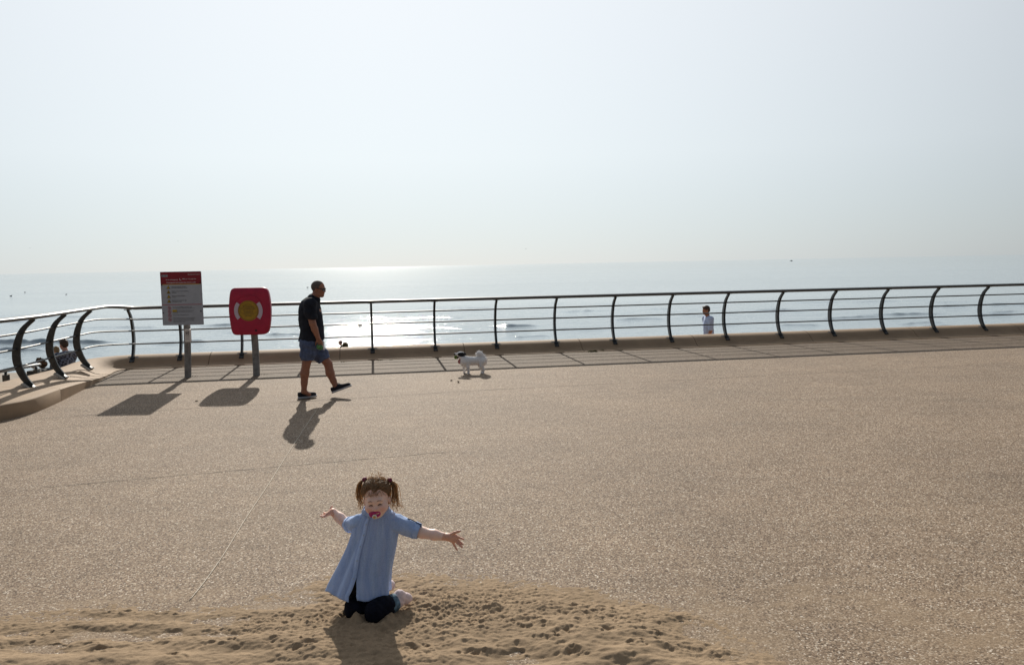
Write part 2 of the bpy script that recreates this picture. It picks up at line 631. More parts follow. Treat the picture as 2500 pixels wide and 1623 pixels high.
# smooth lattice noise for height fields
_VN = {}
def vnoise2(x, y, seed):
    if seed not in _VN:
        _VN[seed] = np.random.RandomState(seed).rand(256, 256)
    T = _VN[seed]
    xi, yi = np.floor(x).astype(int), np.floor(y).astype(int)
    fx, fy = x - xi, y - yi
    fx, fy = fx * fx * (3 - 2 * fx), fy * fy * (3 - 2 * fy)
    g = lambda a, b: T[a & 255, b & 255]
    return (g(xi, yi) * (1 - fx) + g(xi + 1, yi) * fx) * (1 - fy) + (g(xi, yi + 1) * (1 - fx) + g(xi + 1, yi + 1) * fx) * fy - .5
def fbm2(x, y, seed, oct=4, gain=.5):
    o, a = 0, 1.0
    for i in range(oct):
        o = o + a * vnoise2(x * 2 ** i + 17 * i, y * 2 ** i + 5 * i, seed + i)
        a *= gain
    return o
def sstep(a, b, x):
    t = np.clip((x - a) / (b - a), 0, 1)
    return t * t * (3 - 2 * t)
def grid_faces(nr, nc):
    i = np.arange((nr - 1) * nc).reshape(nr - 1, nc)[:, :-1].ravel()
    return np.stack([i, i + 1, i + nc + 1, i + nc], 1)

# ================================================================== SETTING
# ---- wall line
toe_a, toe_b = G(350, 901)[:2], G(2500, 818)[:2]
MD = unit(toe_b - toe_a)                        # along the main wall, to the right
MN = V(-MD[1], MD[0])                           # seaward
CORNER = toe_a - MD * .38
left_pts = [V(-6.83, 12.6), V(-6.42, 10.75), V(-6.52, 9.95), V(-7.1, 9.1), V(-8.2, 8.5), V(-10.5, 8.2), V(-16, 8.0)]
path = []                                       # (toe point, seaward dir, profile blend)
lp = catmull([CORNER + V(.02, -.35), V(-7.15, 13.85)] + left_pts, 8)
lp = lp[::-1]
stations = []
for i, q in enumerate(lp):
    t = unit(lp[min(i + 1, len(lp) - 1)] - lp[max(i - 1, 0)])
    dist = np.linalg.norm(q - CORNER)
    stations.append((q, V(-t[1], t[0]), float(sstep(.3, 4.2, dist))))
nl = stations[-1][1]
for i in range(1, 9):                           # fan round the corner
    w = i / 8
    stations.append((lp[-1] * (1 - w) + (CORNER + MD * .35) * w + (CORNER - .5 * (lp[-1] + CORNER + MD * .35)) * .8 * math.sin(math.pi * w), unit(nl * (1 - w) + MN * w), 0.0))
S0 = len(stations) - 1
for s_ in np.arange(.9, 27, .6):
    stations.append((CORNER + MD * s_, MN, 0.0))

PROF_A = [(0, -.02), (0, .012), (.06, .022), (.12, .032), (.18, .06), (.24, .108), (.30, .155), (.36, .188), (.43, .212), (.52, .225), (.62, .222), (.70, .20), (.74, .14), (.75, 0), (.75, -1.3)]
PROF_B = [(0, -.02), (0, .180), (.013, .194), (.10, .200), (.22, .207), (.34, .214), (.46, .222), (.60, .234), (.74, .25), (.88, .264), (1.0, .265), (1.08, .24), (1.13, .16), (1.14, 0), (1.14, -1.3)]
def wall_ring(st):
    q, n_, w = st
    return [np.append(q + n_ * ((1 - w) * a[0] + w * b[0]), (1 - w) * a[1] + w * b[1]) for a, b in zip(PROF_A, PROF_B)]
def lerp_st(a, b, t):
    return (a[0] * (1 - t) + b[0] * t, unit(a[1] * (1 - t) + b[1] * t), a[2] * (1 - t) + b[2] * t)
cum = [0.0]
for i in range(1, len(stations)):
    cum.append(cum[-1] + np.linalg.norm(stations[i][0] - stations[i - 1][0]))
def st_at(d):
    i = int(np.clip(np.searchsorted(cum, d) - 1, 0, len(cum) - 2))
    return lerp_st(stations[i], stations[i + 1], (d - cum[i]) / (cum[i + 1] - cum[i]))
wall = thing('coping_wall', 'rounded tan concrete coping wall running along the seaward edge of the promenade', 'wall', (CORNER[0], CORNER[1], 0))
# joints: where the photo shows dark gaps
jd = []
base_d = cum[S0] - .35
for px, py in ((505, 895), (830, 880), (1137, 870), (1429, 860), (1707, 848), (1985, 836), (2240, 826)):
    q = G(px, py)[:2]
    jd.append(base_d + (q - CORNER) @ MD)
jd += [jd[-1] + 2.7 * i for i in range(1, 4)]
for d0 in (-3.6, -6.3, -8.9):
    jd.append(base_d + d0)
jd = [.3] + sorted(jd) + [cum[-1] - .2]
for a, b in zip(jd[:-1], jd[1:]):
    if b - a < .2: continue
    a2, b2 = a + .006, b - .006
    ds = [a2] + [x for x in cum if a2 + .02 < x < b2 - .02] + [b2]
    mb = MB().loft([wall_ring(st_at(d)) for d in ds], close=False)
    n_ = len(PROF_A)
    m_ = len(mb.v)
    mb.f.append(tuple(range(n_)))
    mb.f.append(tuple(range(m_ - 1, m_ - n_ - 1, -1)))
    o = obj('coping_unit', mb.vf, M_CONC, wall)
    me = o.data
    try:
        me.set_sharp_from_angle(angle=rad(50))
    except Exception:
        pass

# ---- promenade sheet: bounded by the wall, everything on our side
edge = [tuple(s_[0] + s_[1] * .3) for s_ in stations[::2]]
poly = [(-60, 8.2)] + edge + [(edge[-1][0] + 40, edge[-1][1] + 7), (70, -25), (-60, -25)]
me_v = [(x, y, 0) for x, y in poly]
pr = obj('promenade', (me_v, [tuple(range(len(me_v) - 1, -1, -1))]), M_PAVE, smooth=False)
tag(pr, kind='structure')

# paving joints: narrow dark grooves between bays, laid 3 mm proud
M_JOINT = mat('joint_filler', (.12, .095, .07), .9, noise=.3, nscale=20)
def strip(name, pts, w, m, z=.003):
    mb = MB()
    pts = [np.asarray(p[:2], float) for p in pts]
    L, Rr = [], []
    for i, q in enumerate(pts):
        t = unit(pts[min(i + 1, len(pts) - 1)] - pts[max(i - 1, 0)])
        nn = V(-t[1], t[0]) * w / 2 * (1 + .35 * math.sin(i * 2.1) + .2 * math.sin(i * 5.3))
        L.append((*(q - nn), z))
        Rr.append((*(q + nn), z))
    n_ = len(pts)
    mb.add(L + Rr, [(i, i + 1, n_ + i + 1, n_ + i) for i in range(n_ - 1)])
    return obj(name, mb.vf, m, smooth=False)
def wig(a, b, n_, amp, seed):
    rs = np.random.RandomState(seed)
    a, b = np.asarray(a[:2]), np.asarray(b[:2])
    d = unit(b - a)
    return [a + (b - a) * i / n_ + V(-d[1], d[0]) * rs.randn() * amp for i in range(n_ + 1)]
j1 = G(100, 1021); j1b = G(1130, 955); j1c = G(2500, 885)
tag(strip('paving_joint', wig(j1, j1b, 40, .006, 1) + wig(j1b, j1c, 50, .006, 2)[1:], .011, M_JOINT), kind='structure')
tag(strip('paving_joint', wig(G(100, 1190), G(1090, 1103), 40, .005, 3), .008, M_JOINT), kind='structure')
tag(strip('paving_joint', wig(G(262, 926), G(1130, 900), 30, .004, 4), .006, M_JOINT), kind='structure')

# ---- lower promenade, beach and sea
ap = MB()
ap.add([(-90, 4, -1.2), (90, 4, -1.2), (90, 24.5, -1.2), (-90, 24.5, -1.2)], [(0, 1, 2, 3)])
y, z = 24.5, -1.2
for i in range(12):
    ap.add([(-90, y, z), (90, y, z), (90, y, z - .2), (-90, y, z - .2)], [(0, 1, 2, 3)])
    z -= .2
    ap.add([(-90, y, z), (90, y, z), (90, y + .42, z), (-90, y + .42, z)], [(0, 1, 2, 3)])
    y += .42
tag(obj('lower_promenade', ap.vf, M_CONC2, smooth=False), kind='structure')
M_WET = mat('wet_sand', (.16, .12, .085), .35, noise=.25, nscale=1.5, bump=.2, bscale=8)
yy = np.concatenate([np.linspace(29, 52, 60), [70]])
xx = np.linspace(-90, 90, 90)
XX, YY = np.meshgrid(xx, yy)
ZZ = -3.55 - (YY - 29) * .034 + .06 * fbm2(XX * .15, YY * .3, 5)
tag(obj('beach', (np.stack([XX, YY, ZZ], -1).reshape(-1, 3), grid_faces(len(yy), len(xx))), M_WET), kind='structure')

SEA_Z = -4.2
ys = [43.0]
while ys[-1] < 140: ys.append(ys[-1] + .085 + (ys[-1] - 43) * .0042)
st_ = .5
while ys[-1] < 30000:
    st_ *= 1.22
    ys.append(ys[-1] + st_)
ys = np.array(ys)
sx = np.linspace(-1, 1, 760)
XX = sx[None, :] * (ys[:, None] * .8 + 12)
YY = np.repeat(ys[:, None], len(sx), 1)
fade = 1 - sstep(85, 138, YY)
rs = np.random.RandomState(11)
Hs = np.zeros_like(XX)
for i in range(26):                             # small wind sea running towards the wall
    lam = 1.1 * 1.17 ** (i % 13)
    a = rs.randn() * .75
    kx, ky = math.sin(a) * 2 * math.pi / lam, math.cos(a) * 2 * math.pi / lam
    s1 = np.sin(kx * XX + ky * YY + rs.rand() * 6.3)
    Hs += lam * .0010 * (s1 + .35 * s1 * s1)
Hs *= (.45 + 1.1 * (fbm2(XX * .05, YY * .12, 3, 3) + .5))
Hs += .012 * fbm2(XX * .8, YY * 1.6, 21, 4)
# individual breaking wavelets
wv = [(60, 838, 110, .30), (205, 837, 70, .28), (40, 857, 90, .2), (120, 775, 120, .16), (1255, 797, 55, .17), (1420, 760, 60, .12), (2080, 776, 80, .15), (2210, 768, 95, .17), (2320, 748, 60, .14), (2460, 744, 90, .18), (2420, 770, 70, .12),
      (1890, 757, 50, .13), (1950, 795, 50, .1), (760, 760, 60, .1), (560, 795, 70, .14), (440, 836, 60, .15), (700, 818, 60, .12), (1560, 780, 60, .12), (2250, 790, 60, .1), (330, 800, 60, .12), (2000, 738, 70, .12), (1700, 770, 40, .1), (290, 745, 80, .1), (1000, 800, 60, .1)]
rs = np.random.RandomState(77)
for i in range(46):
    wv.append((rs.uniform(0, 2500), 0, rs.uniform(25, 85), rs.uniform(.05, .13)))
    wv[-1] = (wv[-1][0], 668 - .0192 * wv[-1][0] + rs.uniform(72, 190), wv[-1][2], wv[-1][3])
for px, py, wpx, hh in wv:
    q = G(px, py, SEA_Z)
    wid = wpx / FPX * q[1]
    u_ = (XX - q[0]) / wid
    cy = q[1] + .5 * np.sin(u_ * 2.3 + px) + .35 * vnoise2(XX * .9 + px, YY * 0 + py, 8)
    dy_ = YY - cy
    prof = np.where(dy_ < 0, np.exp(-(dy_ / .28) ** 2), np.exp(-(dy_ / .9) ** 2))
    Hs += 1.5 * hh * np.exp(-u_ ** 4 * 1.4) * prof * (.8 + .6 * vnoise2(XX * 1.7, YY * .7 + px, 9))
ZZ = SEA_Z + Hs * fade * (.5 + .5 * sstep(43, 50, YY))
tag(obj('sea', (np.stack([XX, YY, ZZ], -1).reshape(-1, 3), grid_faces(len(ys), len(sx))), M_SEA), kind='structure')

# ---- wind-blown sand drift lying on the paving
bpx = [(-250, 1512), (0, 1505), (250, 1488), (450, 1478), (600, 1470), (720, 1440), (800, 1412), (900, 1408), (1050, 1405), (1200, 1413), (1350, 1432), (1500, 1452), (1620, 1478), (1720, 1505), (1800, 1540), (1880, 1590), (1960, 1640), (2100, 1720)]
bw = np.array([G(*q)[:2] for q in bpx])
SX0, SX1, SY0, SY1, SH = -3.4, 2.6, 2.95, 4.75, .0065
xs, ysn = np.arange(SX0, SX1, SH), np.arange(SY0, SY1, SH)
XX, YY = np.meshgrid(xs, ysn)
YB = np.interp(XX, bw[:, 0], bw[:, 1]) + .14 * fbm2(XX * 3, YY * 5, 31, 4) + .11 * fbm2(XX * 16, YY * 22, 33, 4, .75)
dd = YB - YY
base = .024 * sstep(.02, .60, dd) - .004 + .0052 * sstep(-.16, .10, dd) + .0022 * fbm2(XX * 55, YY * 60, 35, 2) * sstep(.35, .0, dd)
und = .040 * fbm2(XX * 2.1, YY * 4.2, 41, 5, .55) * sstep(0, .4, dd)
rip = .006 * np.sin(YY * 34 + 3 * fbm2(XX * 1.1, YY * 1.5, 43, 3) + XX * 1.3) * sstep(.05, .2, dd) * sstep(-.6, -1.8, XX)
gx, gy = -.72, 4.1
crumb = np.exp(-(((XX - gx - .25) / .62) ** 2 + ((YY - gy - .02) / .34) ** 2)) + .45 * sstep(.3, .9, fbm2(XX * 2, YY * 3, 47, 2) + .5) * sstep(0, .3, dd)
cr_ = fbm2(XX * 22, YY * 24, 51, 3, .6)
Hsd = base + und + rip + crumb * (.018 * np.maximum(cr_, -.1) + .013 * fbm2(XX * 55, YY * 55, 55, 3, .7)) + (.0030 * fbm2(XX * 30, YY * 40, 57, 3) + .0032 * fbm2(XX * 75, YY * 75, 58, 2)) * sstep(-.02, .12, dd)
rs = np.random.RandomState(5)
def dent(x, y, lx, ly, ang, dep):
    global Hsd
    ca, sa = math.cos(ang), math.sin(ang)
    u_, v_ = ((XX - x) * ca + (YY - y) * sa) / lx, (-(XX - x) * sa + (YY - y) * ca) / ly
    u_ = u_ + .9 * vnoise2(XX * 14 + x, YY * 16, 63)
    v_ = v_ + 1.1 * vnoise2(XX * 15, YY * 17 + y, 64)
    q = u_ * u_ + v_ * v_
    nz = 1 + 1.5 * vnoise2(XX * 32, YY * 32, 61) + .8 * vnoise2(XX * 70, YY * 70, 62)
    Hsd = Hsd - dep * np.exp(-q ** 1.6) * nz + dep * .42 * np.exp(-((np.sqrt(q) - 1.3) / .45) ** 2) * nz * (.3 + .7 * (v_ > 0))
for px, py in ((1490, 1550), (1155, 1525), (1160, 1535), (1275, 1520), (1300, 1535), (1380, 1552), (1400, 1600), (1255, 1592), (1340, 1570), (510, 1575), (420, 1606), (130, 1578), (240, 1590), (90, 1555), (655, 1580), (550, 1568), (1150, 1600), (1700, 1515), (1010, 1590), (720, 1600), (1560, 1590), (1600, 1560)):
    q = G(px, py)
    dent(q[0], q[1], rs.uniform(.04, .07), rs.uniform(.018, .03), rs.uniform(-.5, .5), rs.uniform(.004, .008))
    for j in range(7):
        dent(q[0] + rs.randn() * .045, q[1] + rs.randn() * .028, rs.uniform(.008, .022), rs.uniform(.007, .014), rs.uniform(-1.2, 1.2), rs.uniform(.004, .009))
for i in range(26):
    x, y = rs.uniform(-2.6, 1.4), rs.uniform(3.2, 3.95)
    dent(x, y, rs.uniform(.02, .06), rs.uniform(.014, .03), rs.uniform(-.9, .9), rs.uniform(.003, .007) * float(sstep(.05, .4, np.interp(x, bw[:, 0], bw[:, 1]) - y)))
for kx_, ky_ in ((-.86, 4.04), (-.75, 3.99)):
    r_ = np.sqrt(((XX - kx_) / .075) ** 2 + ((YY - ky_) / .06) ** 2)
    Hsd = Hsd + .022 * np.exp(-((r_ - 1.15) / .45) ** 2) * (1 + .6 * vnoise2(XX * 24, YY * 24, 66))
def sand_z(x, y):
    j, i = int(np.clip(round((x - SX0) / SH), 0, len(xs) - 1)), int(np.clip(round((y - SY0) / SH), 0, len(ysn) - 1))
    return max(0.0, float(Hsd[i, j]))
edge_f = np.minimum(np.minimum(sstep(0, .1, XX - SX0), sstep(0, .1, SX1 - XX)), sstep(0, .06, YY - SY0))
Hsd = np.where(edge_f < 1, Hsd * edge_f - .01 * (1 - edge_f), Hsd)
tag(obj('sand', (np.stack([XX, YY, Hsd], -1).reshape(-1, 3), grid_faces(len(ysn), len(xs))), M_SAND), kind='stuff')

# ================================================================== RAILING
M_ORG = CORNER + MN * .30
rail = thing('railing', 'dark steel railing with bowed posts and three thin rails on the coping wall', 'railing', (*M_ORG, 0))
ARC = [(0, 0), (.09, .12), (.158, .30), (.172, .46), (.14, .64), (.06, .82), (-.09, .965)]   # (seaward, up) from the foot
ARC = [tuple(p) for p in catmull([V(*p) for p in ARC], 5)]
def arc_at(z):
    zs = [p[1] for p in ARC]
    return float(np.interp(z, zs, [p[0] for p in ARC]))
def post_mesh():
    mb = MB()
    rings = []
    m_ = len(ARC)
    for i, (a, b) in enumerate(ARC):
        t = unit(V(*ARC[min(i + 1, m_ - 1)]) - V(*ARC[max(i - 1, 0)]))
        nn = V(-t[1], t[0])
        s_ = i / (m_ - 1)
        dep = .035 + .022 * math.sin(math.pi * min(1, s_ * 1.1)) - .006 * s_
        wd = .022
        ch = .006
        q = []
        for sx_, sd in ((-wd + ch, -dep), (wd - ch, -dep), (wd, -dep + ch), (wd, dep - ch), (wd - ch, dep), (-wd + ch, dep), (-wd, dep - ch), (-wd, -dep + ch)):
            q.append((sx_, a + nn[0] * sd, b + nn[1] * sd))
        rings.append(q)
    return mb.loft(rings, cap=True).vf
def plate_mesh():
    mb = MB()
    t = unit(V(.06, .052))
    A = [(1, 0, 0), (0, t[0], t[1]), (0, -t[1], t[0])]
    mb.box((0, -.012, -.002), (.085, .13, .016), A)
    for sx_ in (-.031, .031):
        for s_ in (-.058, .036):
            c_ = V(sx_, -.012 + t[0] * s_, -.004 + t[1] * s_) + V(0, -t[1], t[0]) * .016
            mb.tube([c_ - V(0, -t[1], t[0]) * .01, c_ + V(0, -t[1], t[0]) * .008], .011, 6)
    return mb.vf
def pad_mesh():
    mb = MB()
    t = unit(V(.06, .047))
    A = [(1, 0, 0), (0, t[0], t[1]), (0, -t[1], t[0])]
    mb.box((0, .035, -.012), (.19, .17, .03), A)
    return mb.vf
def saddle_mesh():
    mb = MB()
    mb.box((0, ARC[-1][0], ARC[-1][1] + .002), (.13, .05, .014))
    return mb.vf
NOPAR = {}
post_vf, plate_vf, pad_vf, sad_vf = post_mesh(), plate_mesh(), pad_mesh(), saddle_mesh()
def raw(name, vf, m, smooth=True):
    me = bpy.data.meshes.new(name)
    me.from_pydata([tuple(map(float, p)) for p in vf[0]], [], [tuple(map(int, f)) for f in vf[1]])
    me.materials.append(m)
    me.update()
    return me
ME_POST, ME_PLATE, ME_PAD, ME_SAD = raw('post', post_vf, M_STEEL), raw('base_plate', plate_vf, M_STEEL), raw('mortar_pad', pad_vf, M_MORTAR), raw('saddle', sad_vf, M_STEEL)
posts = []                                      # (x, y, z, rotation, seaward dir)
ML = -MN if False else None
left_bases = [(V(-7.02, 10.25), None), (V(-6.971, 11.437), None), (V(-7.155, 12.582), None), (V(-7.327, 13.686), None)]
for i, (q, _x) in enumerate(left_bases):
    # seaward direction: across the left run
    ds = [np.linalg.norm(s_[0] - q) for s_ in stations]
    n_ = stations[int(np.argmin(ds))][1] if i else unit(V(-1, -.12))
    n_ = unit(V(-1, -.17)) if i else unit(V(-1, .12))
    posts.append((q[0], q[1], .232 if i else .23, math.atan2(-n_[0], n_[1]), n_))
for i in range(18):
    s_ = (-.273, .60)[i] if i < 2 else 1.751 + (i - 2) * 1.2725
    q = toe_a + MN * .30 + MD * s_
    posts.append((q[0], q[1], .160, math.atan2(-MN[0], MN[1]), MN))
for i, (x, y, z, a, n_) in enumerate(posts):
    po = bpy.data.objects.new('post', ME_POST)
    COL.objects.link(po)
    po.parent = rail
    po.location = (x - M_ORG[0], y - M_ORG[1], z)
    po.rotation_euler = (0, 0, a)
    for nm, me_, m_ in (('base_plate', ME_PLATE, 0), ('mortar_pad', ME_PAD, 0), ('saddle', ME_SAD, 0)):
        c_ = bpy.data.objects.new(nm, me_)
        COL.objects.link(c_)
        c_.parent = po
def rail_pts(zrel):
    a_ = arc_at(zrel)
    return [V(x, y, z + zrel) + np.append(n_, 0) * a_ for x, y, z, a, n_ in posts]
def run(zrel):
    p = rail_pts(zrel)
    k0 = 4
    # left run, rounded corner, straight run
    pre = [p[0] + V(-.5, -.75, 0)] if True else []
    L = catmull(pre + p[:4], 6)
    cor = 1
    e = p[3] + unit(p[3] - p[2]) * .55
    C2 = [e * (1 - t) ** 2 + (e + unit(p[3] - p[2]) * .42) * 2 * t * (1 - t) + (p[4] + MD3 * .12) * t * t for t in np.linspace(0, 1, 8)]
    return L + C2 + p[5:] + [p[-1] + MD3 * 2]
MD3 = np.append(MD, 0)
top = run(ARC[-1][1])
for q in top: q[2] = q[2]
mbt = MB().tube([q + V(0, 0, .030) for q in top], .078, 20, flat=.42)
obj('top_rail', mbt.vf, M_RAIL, rail)
for zr in (.765, .535, .285):
    obj('thin_rail', MB().tube(run(zr), .0145, 8).vf, M_RAIL, rail)

# ================================================================== SIGNS
def bowed_post(parent, x, y, ztop, w, dp, lean, bow, name='post', m=None):
    mb = MB()
    rings = []
    for i in range(15):
        t = i / 14
        z = -.02 + (ztop + .02) * t
        cx = x + lean * t
        cy = y + bow * math.sin(math.pi * t * .9)
        c_ = .014
        q = []
        for sx_, sy_ in ((-w / 2 + c_, -dp / 2), (w / 2 - c_, -dp / 2), (w / 2, -dp / 2 + c_), (w / 2, dp / 2 - c_), (w / 2 - c_, dp / 2), (-w / 2 + c_, dp / 2), (-w / 2, dp / 2 - c_), (-w / 2, -dp / 2 + c_)):
            q.append((cx + sx_, cy + sy_, z))
        rings.append(q)
    return obj(name, mb.loft(rings, cap=True).vf, m or M_POST, parent, smooth=False)

sp = G(457.5, 921)
sg = thing('warning_sign', 'red and white beach warning board with four yellow triangles on a grey post', 'sign', (sp[0], sp[1], 0))
bowed_post(sg, sp[0] + .01, sp[1], 1.75, .108, .06, .02, .05)
BY = sp[1] - .035                               # front face of the board
TL, TR, BR, BL = (P(*q, BY) for q in ((391, 664), (491, 662), (497, 792), (397, 795)))
bx0, bx1, bz0, bz1 = (TL[0] + BL[0]) / 2, (TR[0] + BR[0]) / 2, (BL[2] + BR[2]) / 2, (TL[2] + TR[2]) / 2
bwid, bht = bx1 - bx0, bz1 - bz0
def rrect(x0, x1, z0, z1, r, n=5):
    o = []
    for cx, cz, a0 in ((x1 - r, z1 - r, 0), (x0 + r, z1 - r, 90), (x0 + r, z0 + r, 180), (x1 - r, z0 + r, 270)):
        for i in range(n + 1):
            a = rad(a0 + 90 * i / n)
            o.append((cx + r * math.cos(a), cz + r * math.sin(a)))
    return o
obj('board', MB().prism(rrect(bx0, bx1, bz0, bz1, .012), BY, BY + .012).vf, M_BOARD, sg, smooth=False)
hz_ = bz1 - bht * .232
def bp(u_, v_):                                  # board fractions -> x, z (v from the top)
    return bx0 + bwid * u_, bz1 - bht * v_
obj('red_header', MB().prism(rrect(bx0 + .004, bx1 - .004, hz_, bz1 - .004, .008), BY - .0025, BY - .0005).vf, M_RED, sg, smooth=False)
obj('yellow_rule', MB().prism([(bx0 + .03, hz_ - .009), (bx1 - .02, hz_ - .009), (bx1 - .02, hz_ - .001), (bx0 + .03, hz_ - .001)], BY - .0025, BY - .0005).vf, M_YEL, sg, smooth=False)
zr_ = bp(0, .615)[1]
obj('red_rule', MB().prism([(bx0 + .006, zr_ - .004), (bx1 - .006, zr_ - .004), (bx1 - .006, zr_ + .004), (bx0 + .006, zr_ + .004)], BY - .0025, BY - .0005).vf, M_PROHIB, sg, smooth=False)
x_, z_ = bp(.035, .075)
obj('code_plate', MB().prism([(x_, z_ - .017), (x_ + .105, z_ - .017), (x_ + .105, z_ + .017), (x_, z_ + .017)], BY - .005, BY - .003).vf, M_BOARD, sg, smooth=False)
obj('code_lettering', text_mesh('BLG01', .021, (x_ + .052, z_ - .010), BY - .0062, .088), M_BLK, sg, smooth=False)
def lines(parent, name, items, m, y, align='L'):
    for s_, h, u_, v_, w in items:
        obj(name, text_mesh(s_, h, bp(u_, v_), y, w, align), m, parent, smooth=False)
lines(sg, 'header_lettering', [('Blackpool Council', .015, .68, .062, .20), ('In an emergency', .021, .14, .158, .205), ('999 or 112, ask for', .021, .54, .150, .235), ('Coastguard and quote the above code', .021, .15, .212, .50)], M_WHT, BY - .004)
ph = MB()
cx, cz = bp(.485, .143)
ph.tube([V(cx + .016 * math.cos(a) * 1.0 + .006, BY - .005, cz + .018 * math.sin(a)) for a in np.linspace(rad(130), rad(320), 9)], [.007, .006, .004, .0035, .0035, .0035, .004, .006, .007], 6)
obj('telephone_symbol', ph.vf, M_WHT, sg, smooth=False)
rows = [(.285, ['Beware of underwater obstacles', 'and sudden deep drops in the sea']), (.372, ['Beware of deep water and off-lying', 'sandbanks']), (.457, ['Beware of steps and slippery', 'surfaces']), (.542, ['Beware of changing tide, high', 'and dangerous waves'])]
it = []
for v_, ls in rows:
    for j, l in enumerate(ls):
        it.append((l, .0135, .265, v_ + j * .0235, .0078 * len(l) * 1.08))
it2 = []
for v_, ls in ((.665, ['Do not use inflatables, boards or craft', 'when the wind is offshore or the tide is out']), (.732, ['WARNING  Do not climb on the walls or rocks', 'Strong tides and currents can carry you', 'out to sea']), (.815, ['Do not jump or dive into the sea']), (.872, ['Keep off the structures at all times because', 'waves and rising tides can cut you off and', 'there is a danger of falling and drowning.', 'Please keep to the path.'])):
    for j, l in enumerate(ls):
        it2.append((l, .0125, .265, v_ + j * .0235, .0074 * len(l) * 1.15))
lines(sg, 'warning_lettering', it + it2, M_BLK, BY - .002)
x_, z_ = bp(.255, .735)
obj('yellow_highlight', MB().prism([(x_, z_ - .015), (x_ + .075, z_ - .015), (x_ + .075, z_ + .022), (x_, z_ + .022)], BY - .0014, BY - .0003).vf, M_YEL, sg, smooth=False)
for v_, ls in rows:
    cx, cz = bp(.185, v_ + .003)
    t_ = obj('warning_triangle', MB().prism([(cx - .034, cz - .028), (cx + .034, cz - .028), (cx, cz + .032)], BY - .002, BY - .0004).vf, M_BLK, sg, smooth=False)
    obj('yellow_field', MB().prism([(cx - .026, cz - .0235), (cx + .026, cz - .0235), (cx, cz + .0225)], BY - .0034, BY - .0022).vf, M_YEL, t_, smooth=False)
    g_ = MB()
    if v_ < .3:
        g_.tube([V(cx - .014, BY - .005, cz - .016), V(cx - .004, BY - .005, cz - .010), V(cx + .006, BY - .005, cz - .016), V(cx + .014, BY - .005, cz - .011)], .003, 5)
        g_.tube([V(cx, BY - .005, cz + .006), V(cx, BY - .005, cz - .006)], .003, 5)
    elif v_ < .4:
        g_.tube([V(cx - .016, BY - .005, cz - .016), V(cx + .016, BY - .005, cz - .016)], .004, 5)
        g_.tube([V(cx - .002, BY - .005, cz + .008), V(cx + .004, BY - .005, cz - .008)], .005, 5)
    elif v_ < .5:
        g_.tube([V(cx - .010, BY - .005, cz - .002), V(cx + .002, BY - .005, cz - .008), V(cx + .014, BY - .005, cz - .018)], .004, 5)
    else:
        for k_ in range(2):
            g_.tube([V(cx - .015 + i * .0075, BY - .005, cz - .017 + k_ * .011 + .004 * (i % 2)) for i in range(5)], .0026, 5)
    obj('black_pictogram', g_.vf, M_BLK, t_, smooth=False)
for v_ in (.675, .748, .818, .895):
    cx, cz = bp(.185, v_)
    r_ = obj('prohibition_ring', MB().ring((cx, cz), .022, .0285, 0, 2 * math.pi, BY - .002).vf, M_PROHIB, sg, smooth=False)
    g_ = MB().tube([V(cx - .018, BY - .004, cz + .018), V(cx + .018, BY - .004, cz - .018)], .003, 5)
    obj('red_slash', g_.vf, M_PROHIB, r_, smooth=False)
    g_ = MB().tube([V(cx - .006, BY - .003, cz + .012), V(cx + .002, BY - .003, cz), V(cx + .006, BY - .003, cz - .013)], .0045, 5)
    obj('black_pictogram', g_.vf, M_BLK, r_, smooth=False)
for u_, v_ in ((.03, .24), (.965, .215), (.03, .765), (.95, .745)):
    cx, cz = bp(u_, v_)
    obj('fixing_bolt', MB().tube([V(cx, BY + .001, cz), V(cx, BY - .008, cz)], .011, 8).vf, M_BLK, sg, smooth=False)
# small "no dogs" plate on the post
dz = P(459, 818, sp[1])
stx = dz[0] + .006
pl = obj('notice_plate', MB().prism(rrect(stx - .047, stx + .047, dz[2] - .115, dz[2] + .105, .008), sp[1] - .033 + .045, sp[1] - .038).vf, mat('notice_plate_white', (.80, .74, .68), .55, noise=.06, nscale=20), sg, smooth=False)
py_ = sp[1] - .0395
g_ = MB().ring((stx, dz[2] + .045), .028, .034, 0, 2 * math.pi, py_)
dq = (stx, dz[2] + .045)
g_.tube([V(dq[0] - .014, py_, dq[1] + .002), V(dq[0] + .012, py_, dq[1] + .002)], .006, 6)
for a, b in ((-.014, -.018), (-.009, -.008), (.009, .008), (.013, .018)):
    g_.tube([V(dq[0] + a, py_, dq[1]), V(dq[0] + b, py_, dq[1] - .016)], .0035, 5)
g_.tube([V(dq[0] + .012, py_, dq[1] + .004), V(dq[0] + .018, py_, dq[1] + .018)], .005, 6)
g_.tube([V(dq[0] - .014, py_, dq[1] + .004), V(dq[0] - .02, py_, dq[1] + .016)], .0028, 5)
obj('dog_symbol', g_.vf, M_BLK, pl, smooth=False)
v, f = text_mesh('NO DOGS', .014, (stx, dz[2] - .008), py_, .072)
v2, f2 = text_mesh('1 May - 30 Sept', .008, (stx, dz[2] - .034), py_, .07)
v3, f3 = text_mesh('Maximum fine', .008, (stx, dz[2] - .062), py_, .06)
mb = MB().add(v, f).add(v2, f2).add(v3, f3)
obj('notice_lettering', mb.vf, M_BLK, pl, smooth=False)

